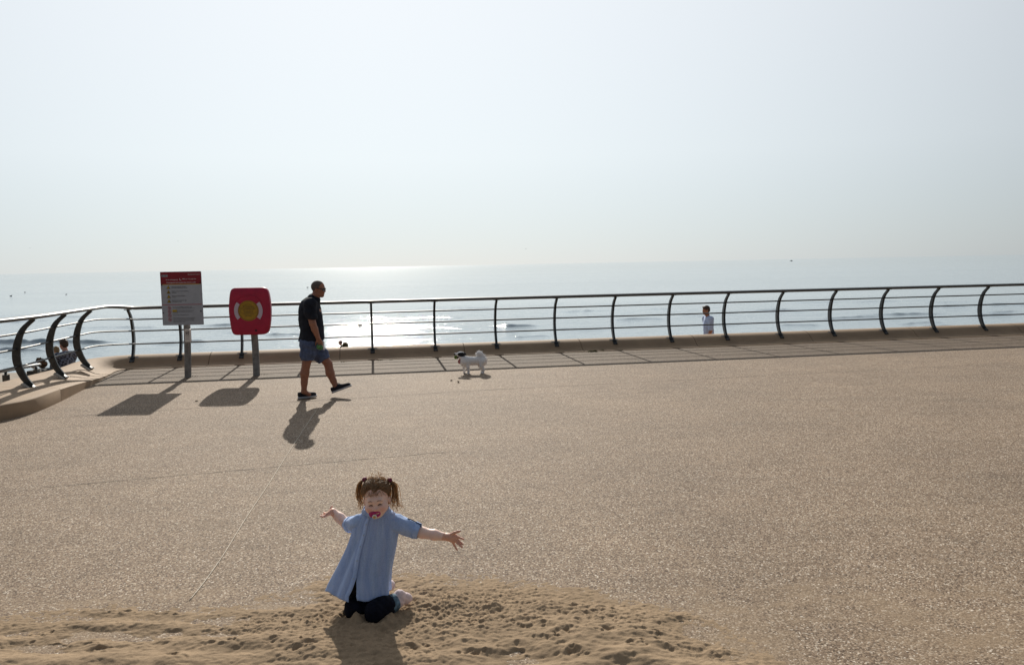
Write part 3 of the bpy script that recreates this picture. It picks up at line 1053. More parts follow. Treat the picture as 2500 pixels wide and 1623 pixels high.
# ---- lifebuoy housing
rp = G(626, 917)
lf = thing('lifebuoy_housing', 'red rounded lifebuoy housing with a round yellow label on a grey post', 'lifebuoy', (rp[0], rp[1], 0))
bowed_post(lf, rp[0] + .0, rp[1] + .01, 1.05, .112, .06, -.03, .05)
LY = rp[1] - .10
def lq(zx, zy):
    q = P(540 + zx / 6.436, 690 + zy / 6.436, LY)
    return V(q[0], q[2])
corner = [(200, 84), (330, 80), (450, 78), (560, 76), (660, 76), (700, 92), (725, 120), (742, 170), (758, 260), (768, 350), (773, 450), (770, 560), (763, 650), (752, 720), (738, 765), (712, 795), (670, 812), (600, 818), (450, 821), (300, 825), (225, 824), (190, 810), (165, 775), (150, 720), (133, 620), (120, 520), (113, 430), (116, 320), (122, 230), (132, 160), (145, 120), (168, 97)]
ol = [lq(*q) for q in corner]
ol = catmull(ol + [ol[0]], 3)[:-1]
cen = sum(ol) / len(ol)
rings = []
for yo, sc in ((.15, .90), (.145, .95), (.10, .985), (.04, 1.0), (.02, .998), (.006, .985), (-.006, .955), (-.014, .90), (-.019, .80), (-.022, .6), (-.023, .3), (-.023, .05)):
    rings.append([(cen[0] + (p[0] - cen[0]) * sc, LY + yo, cen[1] + (p[1] - cen[1]) * sc) for p in ol])
mb = MB().loft(rings, cap=True)
obj('housing', mb.vf, M_LIFE, lf)
dcn = lq(435, 440)
dr = np.linalg.norm(lq(595, 440) - dcn)
obj('round_label', MB().tube([V(dcn[0], LY - .02, dcn[1]), V(dcn[0], LY - .029, dcn[1])], dr, 48).vf, M_DISC, lf, smooth=False)
LYT = LY - .0305
mb = MB().ring(dcn, dr * .905, dr * .935, 0, 6.2832, LYT, 60)
for s_, h, zz, w in (('IN EMERGENCY ONLY', .011, .108, .13), ('this lifebuoy can save', .013, .083, .19), ('a life so please leave it', .012, .062, .22), ('In an emergency dial', .0165, .028, .235), ('999 and ask for', .0165, -.001, .19), ('Coastguard', .018, -.031, .15), ('LIFEBUOY 4  BEACH', .012, -.067, .19), ('KEEP CLEAR', .012, -.093, .12)):
    v, f = text_mesh(s_, h, (dcn[0], dcn[1] + zz * dr / .178), LYT, w * dr / .178)
    mb.add(v, f)
for zz in (.052, -.043):
    mb.add([(dcn[0] - .135, LYT, dcn[1] + zz), (dcn[0] + .135, LYT, dcn[1] + zz), (dcn[0] + .135, LYT, dcn[1] + zz + .003), (dcn[0] - .135, LYT, dcn[1] + zz + .003)], [(0, 1, 2, 3)])
for xx_ in (-.135, .132):
    mb.add([(dcn[0] + xx_, LYT, dcn[1] - .043), (dcn[0] + xx_ + .003, LYT, dcn[1] - .043), (dcn[0] + xx_ + .003, LYT, dcn[1] + .055), (dcn[0] + xx_, LYT, dcn[1] + .055)], [(0, 1, 2, 3)])
obj('label_lettering', mb.vf, M_BLK, lf, smooth=False)
for a0 in (rad(-38), rad(142)):
    t_ = MB().ring(dcn, dr * 1.03, dr * 1.40, a0, a0 + rad(76), LY - .0275, 20)
    obj('white_band', t_.vf, M_TAPE, lf, smooth=False)
mb = MB()
mb.tube([V(dcn[0] + dr * 1.52 * math.cos(a), LY - .0225, dcn[1] + dr * 1.52 * math.sin(a)) for a in np.linspace(rad(28), rad(152), 25)], .006, 6)
obj('moulded_rib', mb.vf, M_LIFE, lf)
a = lq(555, 750)
obj('latch', MB().box((a[0], LY - .02, a[1]), (.03, .018, .03)).vf, M_BLK, lf, smooth=False)

# ================================================================== PEOPLE
SKIN = mat('skin', (.56, .30, .22), .5, spec=.35, noise=.06, nscale=40, sss=.12)
SKIN_C = mat('child_skin', (.70, .40, .32), .5, spec=.3, sss=.12, attr=True, noise=.04, nscale=60)
SKIN_T = mat('tanned_skin', (.34, .155, .10), .5, spec=.35, noise=.1, nscale=30, sss=.08)

def frame(o, fwd, up=(0, 0, 1)):
    f = unit(fwd)
    r_ = unit(np.cross(f, up))                  # to the figure's right
    u_ = np.cross(r_, f)
    A = np.stack([f, r_, u_])                   # rows: forward, right, up
    return lambda x, y, z: np.asarray(o, float) + A[0] * x + A[1] * y + A[2] * z, A

def head_prims(S, fr, A, s=1.0, k=.012):
    """adult head, chin to crown about 0.235 m; origin at the middle of the skull"""
    E = lambda c, r, k_=k, sub=False: S.el(fr(*(s * np.array(c))), s * np.array(r), k_ * s, A, sub)
    E((-.012, 0, .03), (.098, .076, .088))
    E((.022, 0, -.035), (.066, .060, .075), .03)
    E((.055, 0, -.088), (.026, .026, .022), .03)          # chin
    S.rc(fr(.02 * s, -.045 * s, -.07 * s), fr(.06 * s, -.012 * s, -.09 * s), .016 * s, .014 * s, .03 * s)
    S.rc(fr(.02 * s, .045 * s, -.07 * s), fr(.06 * s, .012 * s, -.09 * s), .016 * s, .014 * s, .03 * s)
    E((.075, 0, .02), (.018, .05, .012), .02)             # brow
    S.rc(fr(.084 * s, 0, .01 * s), fr(.100 * s, 0, -.024 * s), .008 * s, .012 * s, .012 * s)   # nose
    E((.092, -.012, -.028), (.010, .008, .007), .008)
    E((.092, .012, -.028), (.010, .008, .007), .008)
    E((.083, 0, -.05), (.012, .022, .007), .008)          # lips
    E((.080, 0, -.062), (.012, .018, .007), .008)
    for sy in (-1, 1):
        E((.078, .030 * sy, .002), (.012, .016, .010), .012, True)   # eye socket
        E((.070, .030 * sy, .000), (.012, .013, .011), .004)         # eyeball
        E((.052, .040 * sy, -.03), (.03, .022, .024), .02)           # cheek
        E((-.012, .077 * sy, -.008), (.020, .009, .032), .006)       # ear
        E((-.008, .084 * sy, -.004), (.010, .006, .018), .004, True)

def hand_prims(S, w, pd, nrm, L, curl=.5, k=.006, spread=.12, thumb_side=1, r=.0085):
    """w wrist, pd direction towards the knuckles, nrm palm normal, L hand length"""
    pd, nrm = unit(pd), unit(nrm)
    nrm = unit(nrm - pd * (nrm @ pd))
    sd = np.cross(pd, nrm) * thumb_side
    kn = w + pd * L * .5
    for o_ in (-.16, -.05, .06, .17):
        S.rc(w + sd * o_ * L * .55, kn + sd * o_ * L * 1.05, r * 1.25, r * 1.2, k * 1.8)
    for i, (o_, ln) in enumerate(((.19, .44), (.065, .50), (-.06, .46), (-.175, .36))):
        a = kn + sd * o_ * L
        d = unit(pd + sd * o_ * spread * 6)
        p0 = a
        ang = 0
        for j, fr_ in enumerate((.45, .32, .26)):
            ang += curl * (.5 + .25 * j + .08 * i)
            dd_ = d * math.cos(ang) + nrm * math.sin(ang)
            p1 = p0 + dd_ * ln * L * fr_
            S.rc(p0, p1, r * (1 - .1 * j), r * (.92 - .1 * j), .003)
            p0 = p1
    tb = w + pd * L * .14 + sd * L * .17
    td = unit(pd * .75 + sd * .75 + nrm * .35)
    t1 = tb + td * L * .22
    t2 = t1 + unit(td + pd * .5 + nrm * .2 * curl) * L * .2
    S.rc(tb, t1, r * 1.3, r * 1.1, .006)
    S.rc(t1, t2, r * 1.1, r * .85, .003)

# ------------------------------------------------------------------ the walking man
def mz(x, y, Y):
    return P(680 + x / 3.864, 660 + y / 3.864, Y)
MY = 11.28
man = thing('person', 'man in dark polo shirt, blue shorts and sunglasses striding past the lifebuoy housing', 'person', (mz(270, 1215, MY)[0], MY, 0))
def mj(x, y, d=0.0):
    return mz(x, y, MY + d)
S = SDF(.0075)
hc = mj(378, 176)
HF, HA = frame(hc, (1, -.10, -.12))
head_prims(S, HF, HA, .97)
neck0, neck1 = mj(352, 232), mj(318, 300)
S.rc(neck0, neck1, .058, .07, .03)
shN, shF = mj(300, 318, -.17), mj(318, 312, .17)
chest = mj(305, 410)
S.el(chest, (.15, .18, .21), .05)
S.el(mj(318, 560), (.16, .17, .20), .06)
S.el(mj(300, 690), (.14, .17, .13), .06)
S.rc(shN, shF, .07, .07, .06)
elN, wrN = mj(322, 500, -.21), mj(374, 640, -.17)
S.chain([shN, mj(305, 420, -.20), elN], [.062, .055, .046], .02)
S.chain([elN, mj(340, 550, -.20), wrN], [.047, .046, .030], .015)
hand_prims(S, wrN, wrN - elN + V(.02, 0, 0), V(-.2, .9, 0), .17, .75, thumb_side=-1, r=.0098)
elF, wrF = mj(345, 500, .20), mj(385, 620, .19)
S.chain([shF, mj(332, 420, .2), elF], [.06, .054, .045], .02)
S.chain([elF, wrF], [.045, .03], .015)
hand_prims(S, wrF, wrF - elF, V(-.2, -.9, 0), .17, .6, thumb_side=1, r=.0098)
# legs: near (trailing) and far (leading)
hipN, knN, anN = mj(285, 720, -.09), mj(262, 880, -.10), mj(240, 1140, -.09)
hipF, knF, anF = mj(345, 720, .09), mj(468, 880, .08), mj(536, 1085, .07)
S.chain([hipN, mj(275, 800, -.09), knN], [.095, .078, .060], .03)
S.chain([knN, mj(247, 970, -.095), mj(243, 1060, -.09), anN], [.058, .062, .046, .037], .02)
S.chain([hipF, mj(405, 800, .085), knF], [.095, .078, .060], .03)
S.chain([knF, mj(486, 965, .08), mj(517, 1040, .075), anF], [.058, .062, .045, .037], .02)
S.rc(anN, mj(290, 1170, -.04), .036, .026, .02)
S.rc(anF, mj(585, 1098, .07), .036, .026, .02)
obj('body', S.mesh(), SKIN_T, man)

M_POLO = mat('navy_polo_knit', (.017, .020, .029), .9, spec=.2, noise=.25, nscale=14, bump=.2, bscale=28, bdist=.02)
S = SDF(.0075)
S.el(mj(298, 385), (.150, .185, .20), .05)
S.el(mj(312, 480), (.155, .185, .22), .06)
S.el(mj(322, 575), (.158, .18, .20), .06)
S.el(mj(318, 660), (.160, .175, .20), .06)
S.rc(mj(256, 350), mj(236, 500), .06, .05, .08)
S.rc(mj(240, 620), mj(228, 665), .035, .05, .08)
S.rc(shN, shF, .085, .085, .06)
S.rc(mj(340, 250 + 48), mj(310, 330), .068, .09, .04)
S.chain([shN, mj(302, 400, -.195), mj(318, 437, -.205)], [.082, .080, .072], .03)
S.chain([shF, mj(330, 400, .195), mj(342, 437, .205)], [.08, .076, .074], .03)
S.cut(mj(315, 662), (0.03, 0, -1))
S.rc(mj(322, 487, -.207), mj(330, 560, -.21), .062, .062, .004, True)
S.rc(mj(346, 487, .205), mj(352, 560, .21), .060, .060, .004, True)
S.rc(neck0 + V(.01, 0, .05), neck0 * .6 + neck1 * .4, .058, .050, .01, True)
wr_m = lambda X, Y, Z: .003 * np.sin(X * 32 + Z * 20) * np.sin(Z * 24 + Y * 17) + .0012 * np.sin(Z * 60 - X * 50)
obj('polo_shirt', S.mesh(wr_m), M_POLO, man)
cl = MB()
cr = []
nd_ = unit(neck0 - neck1)
ca, cb = unit(np.cross(nd_, V(0, 1, 0))), V(0, 1, 0)
for h_, r1 in ((-.006, .086), (.03, .072), (.055, .070), (.036, .084), (.0, .098)):
    ring_ = []
    for i in range(28):
        a = 2 * math.pi * i / 28
        back = .5 - .5 * math.cos(a)
        ring_.append(mj(334, 272) + ca * math.cos(a) * r1 + cb * math.sin(a) * r1 * .95 + nd_ * (h_ * (1.0)))
    cr.append(ring_)
cl.loft(cr)
obj('collar', cl.vf, M_POLO, man)
S = SDF(.0075)
S.el(mj(308, 680), (.165, .178, .12), .05)
S.chain([mj(285, 715, -.085), mj(278, 790, -.095), mj(276, 858, -.095)], [.118, .105, .090], .04)
S.chain([mj(342, 715, .085), mj(400, 800, .085), mj(448, 868, .085)], [.118, .105, .094], .04)
S.cut(mj(300, 640), (0, 0, 1))
nN, nF = unit(V(-.05, 0, -1)), unit(mj(448, 868, .085) - mj(342, 715, .085))
V0 = S.mesh
S.rc(mj(276, 862, -.095), mj(272, 960, -.095), .30, .30, .003, True) if False else None
S.p.append(('cut', (mj(276, 846, -.095), unit(V(.03, 0, -1))), 0, False, mj(276, 900, -.30) - V(.22, 0, .12), mj(276, 846, -.012) + V(.13, 0, .08)))
S.p.append(('cut', (mj(452, 836, .085), nF), 0, False, mj(440, 880, .0) - V(.17, 0, .12), mj(450, 830, .30) + V(.2, 0, .06)))
S.rc(mj(274, 900, -.095), mj(268, 1000, -.095), .076, .076, .003, True)
S.rc(mj(468, 890, .085), mj(520, 980, .085), .080, .080, .003, True)
wr_s = lambda X, Y, Z: .004 * np.sin(X * 30 + Z * 60) + .003 * np.sin(Z * 22 - X * 55 + Y * 20)
obj('shorts', S.mesh(wr_s), mat('slate_blue_cotton', (.080, .105, .185), .85, noise=.2, nscale=25, bump=.2, bscale=40, bdist=.02), man)
M_SHOE = mat('black_canvas', (.012, .012, .02), .8, noise=.3, nscale=60)
M_SOLE = mat('white_rubber', (.55, .56, .58), .6, noise=.12, nscale=30)
def shoe(heel, toe, tilt_side, lab=None):
    d = toe - heel
    L = np.linalg.norm(d)
    f_, A_ = frame(heel, d)
    S = SDF(.005)
    S.rc(f_(.045, 0, .045), f_(L * .5, 0, .042), .040, .040, .03)
    S.rc(f_(L * .5, 0, .042), f_(L * .87, -.004, .034), .042, .033, .03)
    S.rc(f_(.05, 0, .075), f_(L * .42, 0, .068), .036, .030, .03)
    S.rc(f_(.05, 0, .095), f_(.055, 0, .15), .034, .034, .004, True)
    S.cut(f_(0, 0, .022), -A_[2])
    u = obj('shoe', S.mesh(), M_SHOE, man)
    S = SDF(.005)
    S.rc(f_(.045, 0, .018), f_(L * .5, 0, .018), .045, .045, .01)
    S.rc(f_(L * .5, 0, .018), f_(L * .88, -.004, .018), .046, .038, .01)
    S.cut(f_(0, 0, .026), A_[2])
    S.cut(f_(0, 0, 0), -A_[2])
    obj('sole', S.mesh(), M_SOLE, u)
    lm = MB()
    for q in range(4):
        lm.tube([f_(L * (.40 + .09 * q), -.024, .080 - .010 * q), f_(L * (.42 + .09 * q), 0, .094 - .011 * q), f_(L * (.40 + .09 * q), .024, .080 - .010 * q)], .004, 5)
    lm.tube([f_(L * .42, 0, .095), f_(L * .47, .02, .115), f_(L * .54, .03, .092)], .0035, 5)
    lm.tube([f_(L * .42, 0, .095), f_(L * .40, -.02, .118), f_(L * .48, -.03, .095)], .0035, 5)
    obj('laces', lm.vf, M_SHOE, u)
h0 = G(729.5, 974)
shoe(V(h0[0] - .02, h0[1] + .01, .003), V(h0[0] + .225, h0[1] + .13, .012), 0)
hF_ = mz(505, 1162, 11.36)
tF_ = mz(692, 1092, 11.32)
shoe(hF_, tF_, 0)
# buzz-cut grey hair, sunglasses
S = SDF(.005)
S.el(HF(-.014, 0, .031), (.0975, .0765, .0875), .01, HA)
S.cut(HF(.035, 0, .05), HA[0] * .86 - HA[2] * .30)
S.cut(HF(-.05, 0, -.045), -HA[2] - HA[0] * .1)
obj('hair', S.mesh(lambda X, Y, Z: .0012 * np.sin(X * 700) * np.sin(Z * 800) * np.sin(Y * 750)), mat('short_grey_hair', (.12, .095, .08), .8, noise=.4, nscale=120), man)
M_GLASS = mat('dark_sunglasses', (.008, .008, .01), .15, spec=.6)
mb = MB()
for sy in (-1, 1):
    c_ = HF(.090, .031 * sy, .002)
    t_ = [c_ + HA[1] * .030 * math.cos(a) + HA[2] * .021 * math.sin(a) - HA[0] * .012 * abs(math.cos(a)) * (1 if math.cos(a) * sy > 0 else 0) for a in np.linspace(0, 2 * math.pi, 20)[:-1]]
    n_ = len(t_)
    mb.add(t_ + [p + HA[0] * .004 for p in t_], [tuple(range(n_)), tuple(range(2 * n_ - 1, n_ - 1, -1))] + [(i, (i + 1) % n_, (i + 1) % n_ + n_, i + n_) for i in range(n_)])
    mb.tube([HF(.084, .062 * sy, .010), HF(.05, .078 * sy, .012), HF(-.03, .083 * sy, .010)], .005, 6)
mb.tube([HF(.094, -.012, .008), HF(.098, 0, .010), HF(.094, .012, .008)], .003, 6)
obj('sunglasses', mb.vf, M_GLASS, man)
# things in his hand
hb = wrN + V(.022, -.02, -.085)
S = SDF(.005)
S.rc(hb + V(-.02, -.015, -.03), hb + V(.028, -.01, -.036), .024, .024, .03)
S.rc(hb + V(0, -.01, -.05), hb + V(.02, -.01, -.055), .022, .02, .03)
tag(obj('bag', S.mesh(lambda X, Y, Z: .004 * np.sin(X * 160) * np.sin(Z * 190 + Y * 90)), mat('green_plastic_bag', (.10, .26, .08), .4, noise=.45, nscale=45), loc=hb), 'small crumpled green bag held in the walking man\'s hand', 'bag')
mb = MB()
c0 = hb + V(.062, -.02, -.01)
mb.loft([[c0 + V(.010 * math.cos(a), .018 * math.sin(a), z) for a in np.linspace(0, 6.283, 13)[:-1]] for z in (-.065, -.05, .03, .05, .055)], cap=True)
tag(obj('paper_sheet', mb.vf, mat('white_paper', (.8, .82, .82), .6), loc=c0), 'thin white roll held beside the green bag in the man\'s hand', 'paper')

# ------------------------------------------------------------------ people beyond the wall
def figure(name, label, base, yaw, h, cols, lean=0.0, arm=None, hood=False, hairlen=0, sleeve=.55, group=None, extra=None):
    """standing figure of height h; forward direction yaw; arm = (near right hand, left hand) in body units"""
    t = thing(name, label, 'person', base)
    s = h / 1.75
    fw = V(math.cos(yaw), math.sin(yaw), 0)
    f0, A = frame(base, fw)
    def f_(x, y, z):
        return f0((x + lean * max(0, z - .9)) * s, y * s, z * s)
    sk, sh, tr, hr = cols
    hd = f_(.035, 0, 1.63)
    hf, hA = frame(hd, fw + V(0, 0, -.12))
    S = SDF(.010 * s)
    head_prims(S, hf, hA, .95 * s)
    S.rc(f_(.01, 0, 1.54), f_(-.01, 0, 1.40), .055 * s, .065 * s, .03 * s)
    S.el(f_(0, 0, 1.22), np.array((.11, .17, .25)) * s, .04)
    S.el(f_(0, 0, .95), np.array((.11, .15, .15)) * s, .04)
    arms = arm or ((.05, .26, .80), (.05, -.26, .80))
    for (hx, hy, hz2), sy in zip(arms, (1, -1)):
        a0 = f_(0, .19 * sy, 1.40)
        wr = f_(hx, hy, hz2)
        el_ = (a0 + wr) / 2 - fw * .05 * s + A[1] * .03 * sy * s
        S.chain([a0, el_, wr], [.055 * s, .045 * s, .030 * s], .02)
        hand_prims(S, wr, wr - el_, -A[1] * sy, .17 * s, .6, thumb_side=sy, r=.010 * s)
    for sy in (1, -1):
        S.chain([f_(0, .09 * sy, .88), f_(.01, .10 * sy, .48), f_(-.01, .10 * sy, .09)], [.09 * s, .06 * s, .04 * s], .02)
        S.rc(f_(0, .10 * sy, .05), f_(.16, .11 * sy, .035), .042 * s, .034 * s, .03)
    obj('body', S.mesh(), sk, t)
    S = SDF(.010 * s)
    S.el(f_(.01, 0, 1.22), np.array((.135, .20, .26)) * s, .05)
    S.el(f_(.01, 0, 1.02), np.array((.135, .185, .22)) * s, .05)
    S.rc(f_(-.01, .17, 1.41), f_(-.01, -.17, 1.41), .068 * s, .068 * s, .05)
    for (hx, hy, hz2), sy in zip(arms, (1, -1)):
        a0 = f_(0, .19 * sy, 1.40)
        wr = f_(hx, hy, hz2)
        el_ = (a0 + wr) / 2 - fw * .05 * s + A[1] * .03 * sy * s
        if sleeve < .9:
            S.chain([a0, a0 + (el_ - a0) * sleeve * 1.5], [.075 * s, .072 * s], .03)
        else:
            S.chain([a0, el_, wr], [.075 * s, .062 * s, .046 * s], .03)
    if hood:
        S.rc(f_(-.08, .06, 1.44), f_(-.08, -.06, 1.44), .065 * s, .065 * s, .04)
    S.cut(f_(0, 0, .86), (0, 0, -1))
    obj('jacket' if sleeve > .9 else 'tee_shirt', S.mesh(lambda X, Y, Z: .004 * np.sin(X * 40 + Z * 25) * np.sin(Z * 30 + Y * 35)), sh, t)
    S = SDF(.010 * s)
    S.el(f_(0, 0, .92), np.array((.13, .172, .13)) * s, .05)
    for sy in (1, -1):
        S.chain([f_(0, .09 * sy, .86), f_(.01, .10 * sy, .50)], [.11 * s, .09 * s], .03)
        if sleeve > .9:
            S.chain([f_(.01, .10 * sy, .5), f_(-.01, .10 * sy, .12)], [.085 * s, .065 * s], .03)
    S.cut(f_(0, 0, .99), (0, 0, 1))
    obj('trousers' if sleeve > .9 else 'shorts', S.mesh(), tr, t)
    S = SDF(.008 * s)
    g_ = lambda x, y, z: hf(x * s, y * s, z * s)
    S.el(g_(-.022, 0, .045), np.array((.100, .080, .088)) * s, .01, hA)
    S.el(g_(-.06, 0, -.01), np.array((.055, .068, .06)) * s, .03, hA)
    if hairlen:
        S.el(g_(-.04, 0, -.05), np.array((.06, .078, .08)) * s, .03, hA)
    S.rc(g_(.06, -.03, .085), g_(.05, .04, .10), .022 * s, .024 * s, .02)
    S.cut(g_(.075, 0, .058), hA[0] * .75 - hA[2] * .66)
    obj('hair', S.mesh(lambda X, Y, Z: .003 * np.sin(X * 210 + Z * 80) * np.sin(Z * 170 + Y * 190)), hr, t)
    return t, f_, A

M_BROWNHAIR = mat('brown_hair', (.045, .028, .018), .6, noise=.4, nscale=60)
M_FAIRHAIR = mat('fair_hair', (.23, .16, .08), .6, noise=.3, nscale=60)
M_TEE = mat('pale_blue_tee', (.42, .52, .74), .85, noise=.08, nscale=15, bump=.2, bscale=25, bdist=.02)
M_DKTROUSER = mat('dark_trousers', (.03, .03, .04), .85, noise=.2, nscale=20)
# check pattern for the jacket
k = NT('dark_check_fabric')
ch = k.n('ShaderNodeTexChecker', Vector=k.mapping((1, 1, 1), (.3, .4, .5)), Scale=22.0)
ch.inputs['Color1'].default_value = (.03, .035, .055, 1)
ch.inputs['Color2'].default_value = (.16, .185, .26, 1)
nn_ = k.ramp(k.noise(k.tc, 26, 3, .6), [(.3, G3(.55)), (.7, G3(1.35))])
k.link(k.mix(1.0, ch.outputs[0], nn_, 'MULTIPLY'), k.b.inputs['Base Color'])
k.b.inputs['Roughness'].default_value = .9
M_CHECK = k.m
q = P(1727, 757, 22.0)
figure('person', 'dark-haired man in a pale blue tee shirt walking beyond the wall', (q[0] + .06, 22.0, -1.2), rad(192), 1.80, (SKIN_T, M_TEE, M_DKTROUSER, M_BROWNHAIR), lean=.10, arm=((-.02, .22, .82), (.20, -.22, .80)))
q = P(160.5, 838, 16.6)
figure('person', 'brown-haired person in a dark checked jacket seen from behind beyond the left railing', (q[0] + .02, 16.6, -1.2), rad(150), 1.66, (SKIN, M_CHECK, M_DKTROUSER, M_BROWNHAIR), lean=.12, arm=((.34, .12, 1.02), (.40, -.16, 1.05)), hood=True, sleeve=1.0)
q = P(149.5, 858, 17.0)
figure('person', 'fair-haired child in a dark coat close beside the person in the checked jacket', (q[0] - .06, 17.0, -.82), rad(160), 1.10, (SKIN, mat('dark_green_coat', (.02, .035, .03), .85, noise=.2, nscale=20), M_DKTROUSER, M_FAIRHAIR), lean=.1, sleeve=1.0, hairlen=1)
q = P(834.5, 840, 45.0)
bpk, f_, A = figure('person', 'tiny dark figure wearing a backpack, far down on the beach', (q[0] + .03, 45.0, -4.02), rad(192), 1.74, (SKIN_T, mat('charcoal_jacket', (.02, .02, .024), .85), M_DKTROUSER, M_BROWNHAIR), sleeve=1.0, lean=.1)
S = SDF(.012)
S.rc(f_(-.22, 0, 1.50), f_(-.26, 0, 1.12), .16, .16, .05)
tag(obj('backpack', S.mesh(), mat('olive_canvas', (.06, .05, .02), .85, noise=.2, nscale=12), loc=f_(-.2, 0, 1.2)), 'bulging olive backpack carried by the tiny figure on the beach', 'backpack')

# low beach steps handrail beyond the coping on the left
hp = [P(-30, 908, 12.6), P(0, 906, 13.0), P(29, 901.5, 13.8), P(58, 896, 14.6), P(78, 893, 15.1), P(97, 890, 15.6)]
st = thing('handrail', 'low pale handrail on black posts just beyond the coping at the far left', 'handrail', (hp[3][0], hp[3][1], -1.2))
obj('rail', MB().tube(catmull(hp, 6), .030, 10).vf, M_RAIL, st)
for q in (hp[1] * .55 + hp[2] * .45, hp[4] + V(.05, .05, 0)):
    p_ = MB().tube([q + V(0, 0, -.02), V(q[0], q[1], -1.2)], .024, 8)
    po = obj('post', p_.vf, M_STEEL, st)
    obj('mounting_box', MB().box((q[0], q[1], q[2] - .13), (.08, .08, .11)).vf, M_STEEL, po, smooth=False)
sb = P(103, 899, 16.2)
mb = MB().box((sb[0], sb[1], sb[2] - .62), (.34, .5, 1.2))
mb2 = MB()
A_ = [unit(V(.86, 0, -.5)), (0, 1, 0), unit(V(.5, 0, .86))]
obs = thing('step_block', 'dark concrete step block with a sloping pale edge beside the far handrail', 'step', (sb[0], sb[1], -1.2))
obj('block', mb.vf, mat('dark_concrete', (.05, .05, .05), .9, noise=.3, nscale=8), obs, smooth=False)
mb2.box((sb[0] + .02, sb[1] - .24, sb[2] + .02), (.30, .06, .03), A_)
obj('pale_edge', mb2.vf, M_MORTAR, obs, smooth=False)

# ================================================================== DOGS
def proj(v):
    v = np.asarray(v) - CC
    d = v @ _f
    return 1250 + FPX * (v @ _r) / d, 811.5 - FPX * (v @ _u) / d
FUR_M = mat('dog_fur', (1, 1, 1), .85, attr=True, noise=.10, nscale=60, bump=.5, bscale=220, sheen=.15, bdist=.006)
DY = 13.575
def dj(x, y, d=0.0):
    return P(1080 + x / 11.04, 820 + y / 11.04, DY + d)
dog = thing('dog', 'small white dog with black ear and curled tail, a ball in its mouth', 'dog', (dj(800, 1010)[0], DY, 0))
S = SDF(.0045)
S.rc(dj(610, 675), dj(960, 662), .078, .062, .03)
S.el(dj(570, 690), (.060, .062, .082), .03)
S.rc(dj(960, 662), dj(1085, 650), .062, .066, .03)
S.rc(dj(1085, 650), dj(1100, 700), .066, .060, .03)
S.rc(dj(610, 640), dj(520, 560), .062, .048, .03)
S.el(dj(500, 492), (.058, .047, .046), .02)
S.rc(dj(455, 490), dj(345, 492), .034, .018, .02)
S.rc(dj(345, 490), dj(326, 492), .017, .012, .01)
S.rc(dj(450, 555), dj(388, 598), .020, .013, .012)
for d in (-.042, .045):
    xo = 0 if d < 0 else -105
    S.chain([dj(655, 700, d), dj(690 + xo, 850, d), dj(705 + xo * 1.05, 930, d), dj(705 + xo * 1.05, 1000, d)], [.040, .026, .018, .016], .02)
    S.rc(dj(705 + xo * 1.05, 1008, d), dj(670 + xo * 1.05, 1015, d), .019, .015, .012)
    xo = 0 if d < 0 else -40
    S.chain([dj(1080, 690, d), dj(1040 + xo * .4, 800, d), dj(1112 + xo, 900, d), dj(1092 + xo, 990, d)], [.055, .036, .019, .016], .02)
    S.rc(dj(1090 + xo, 1000, d), dj(1050 + xo, 1006, d), .018, .014, .012)
S.chain([dj(1090, 620), dj(1070, 540), dj(1025, 480), dj(970, 470), dj(940, 505)], [.032, .036, .036, .031, .020], .02)
# hanging near ear, pricked far ear
S.rc(dj(545, 450, -.04), dj(600, 485, -.055), .016, .020, .01)
S.rc(dj(600, 485, -.055), dj(632, 492, -.052), .017, .010, .01)
S.rc(dj(470, 445, .035), dj(440, 418, .045), .018, .012, .01)
rsd = np.random.RandomState(4)
fv, ff = S.mesh(lambda X, Y, Z: .0035 * np.sin(X * 150 + 3 * np.sin(Z * 60)) * np.sin(Z * 170 + Y * 140) + .002 * np.sin(X * 330 + Z * 290 + Y * 310))
def dogcol(v):
    pp = np.array([proj(p) for p in v])
    zx, zy = (pp[:, 0] - 1080) * 11.04, (pp[:, 1] - 820) * 11.04
    c = np.tile(np.array([.90, .89, .89]), (len(v), 1))
    blk = (((zx - 520) / 112) ** 2 + ((zy - 500) / 58) ** 2 < 1) & (v[:, 1] < DY + .03)
    blk |= ((zx - 600) / 55) ** 2 + ((zy - 490) / 50) ** 2 < 1
    blk |= (zx < 350) & (zy < 525) & (zy > 470)
    blk |= (((zx - 440) / 45) ** 2 + ((zy - 425) / 30) ** 2 < 1) & (v[:, 1] > DY + .015)
    c[blk] = (.014, .014, .018)
    jaw = (zy > 555) & (zx < 450) & (zx > 340) & (zy < 650)
    c[jaw] = (.05, .02, .02)
    pink = (zy > 760) & (zy < 830) & (zx > 780) & (zx < 1000) & (v[:, 1] < DY + .05)
    c[pink] = (.62, .50, .44)
    return c
obj('body', (fv, ff), FUR_M, dog, cols=dogcol(fv))
mb = MB()
pk = rsd.choice(len(fv), 1500, replace=False)
hair_c = []
for i in pk:
    p = fv[i]
    zx, zy = proj(p)
    zx, zy = (zx - 1080) * 11.04, (zy - 820) * 11.04
    if zx < 660 and zy < 640 or zy > 960: continue
    tail = zy < 560 and zx > 880
    L = .030 if tail else .016
    o_ = unit(p - dj(1010, 500) if tail else p - dj(np.clip(zx, 620, 1080), 670))
    dd_ = unit(o_ * (.9 if tail else .45) + V(.7, 0, -.5) * (.3 if tail else 1) + rsd.randn(3) * .3)
    mb.tube([p - o_ * .003, p + dd_ * L * .5 + o_ * .003, p + dd_ * L], [.0022, .0016, .0004], 4, cap=False)
obj('shaggy_coat', mb.vf, mat('white_fur', (.90, .89, .88), .8, sheen=.2), dog)
S = SDF(.004)
S.rc(dj(585, 600), dj(480, 690), .064, .042, .03)
S.rc(dj(600, 600, 0), dj(620, 640), .066, .05, .03, True)
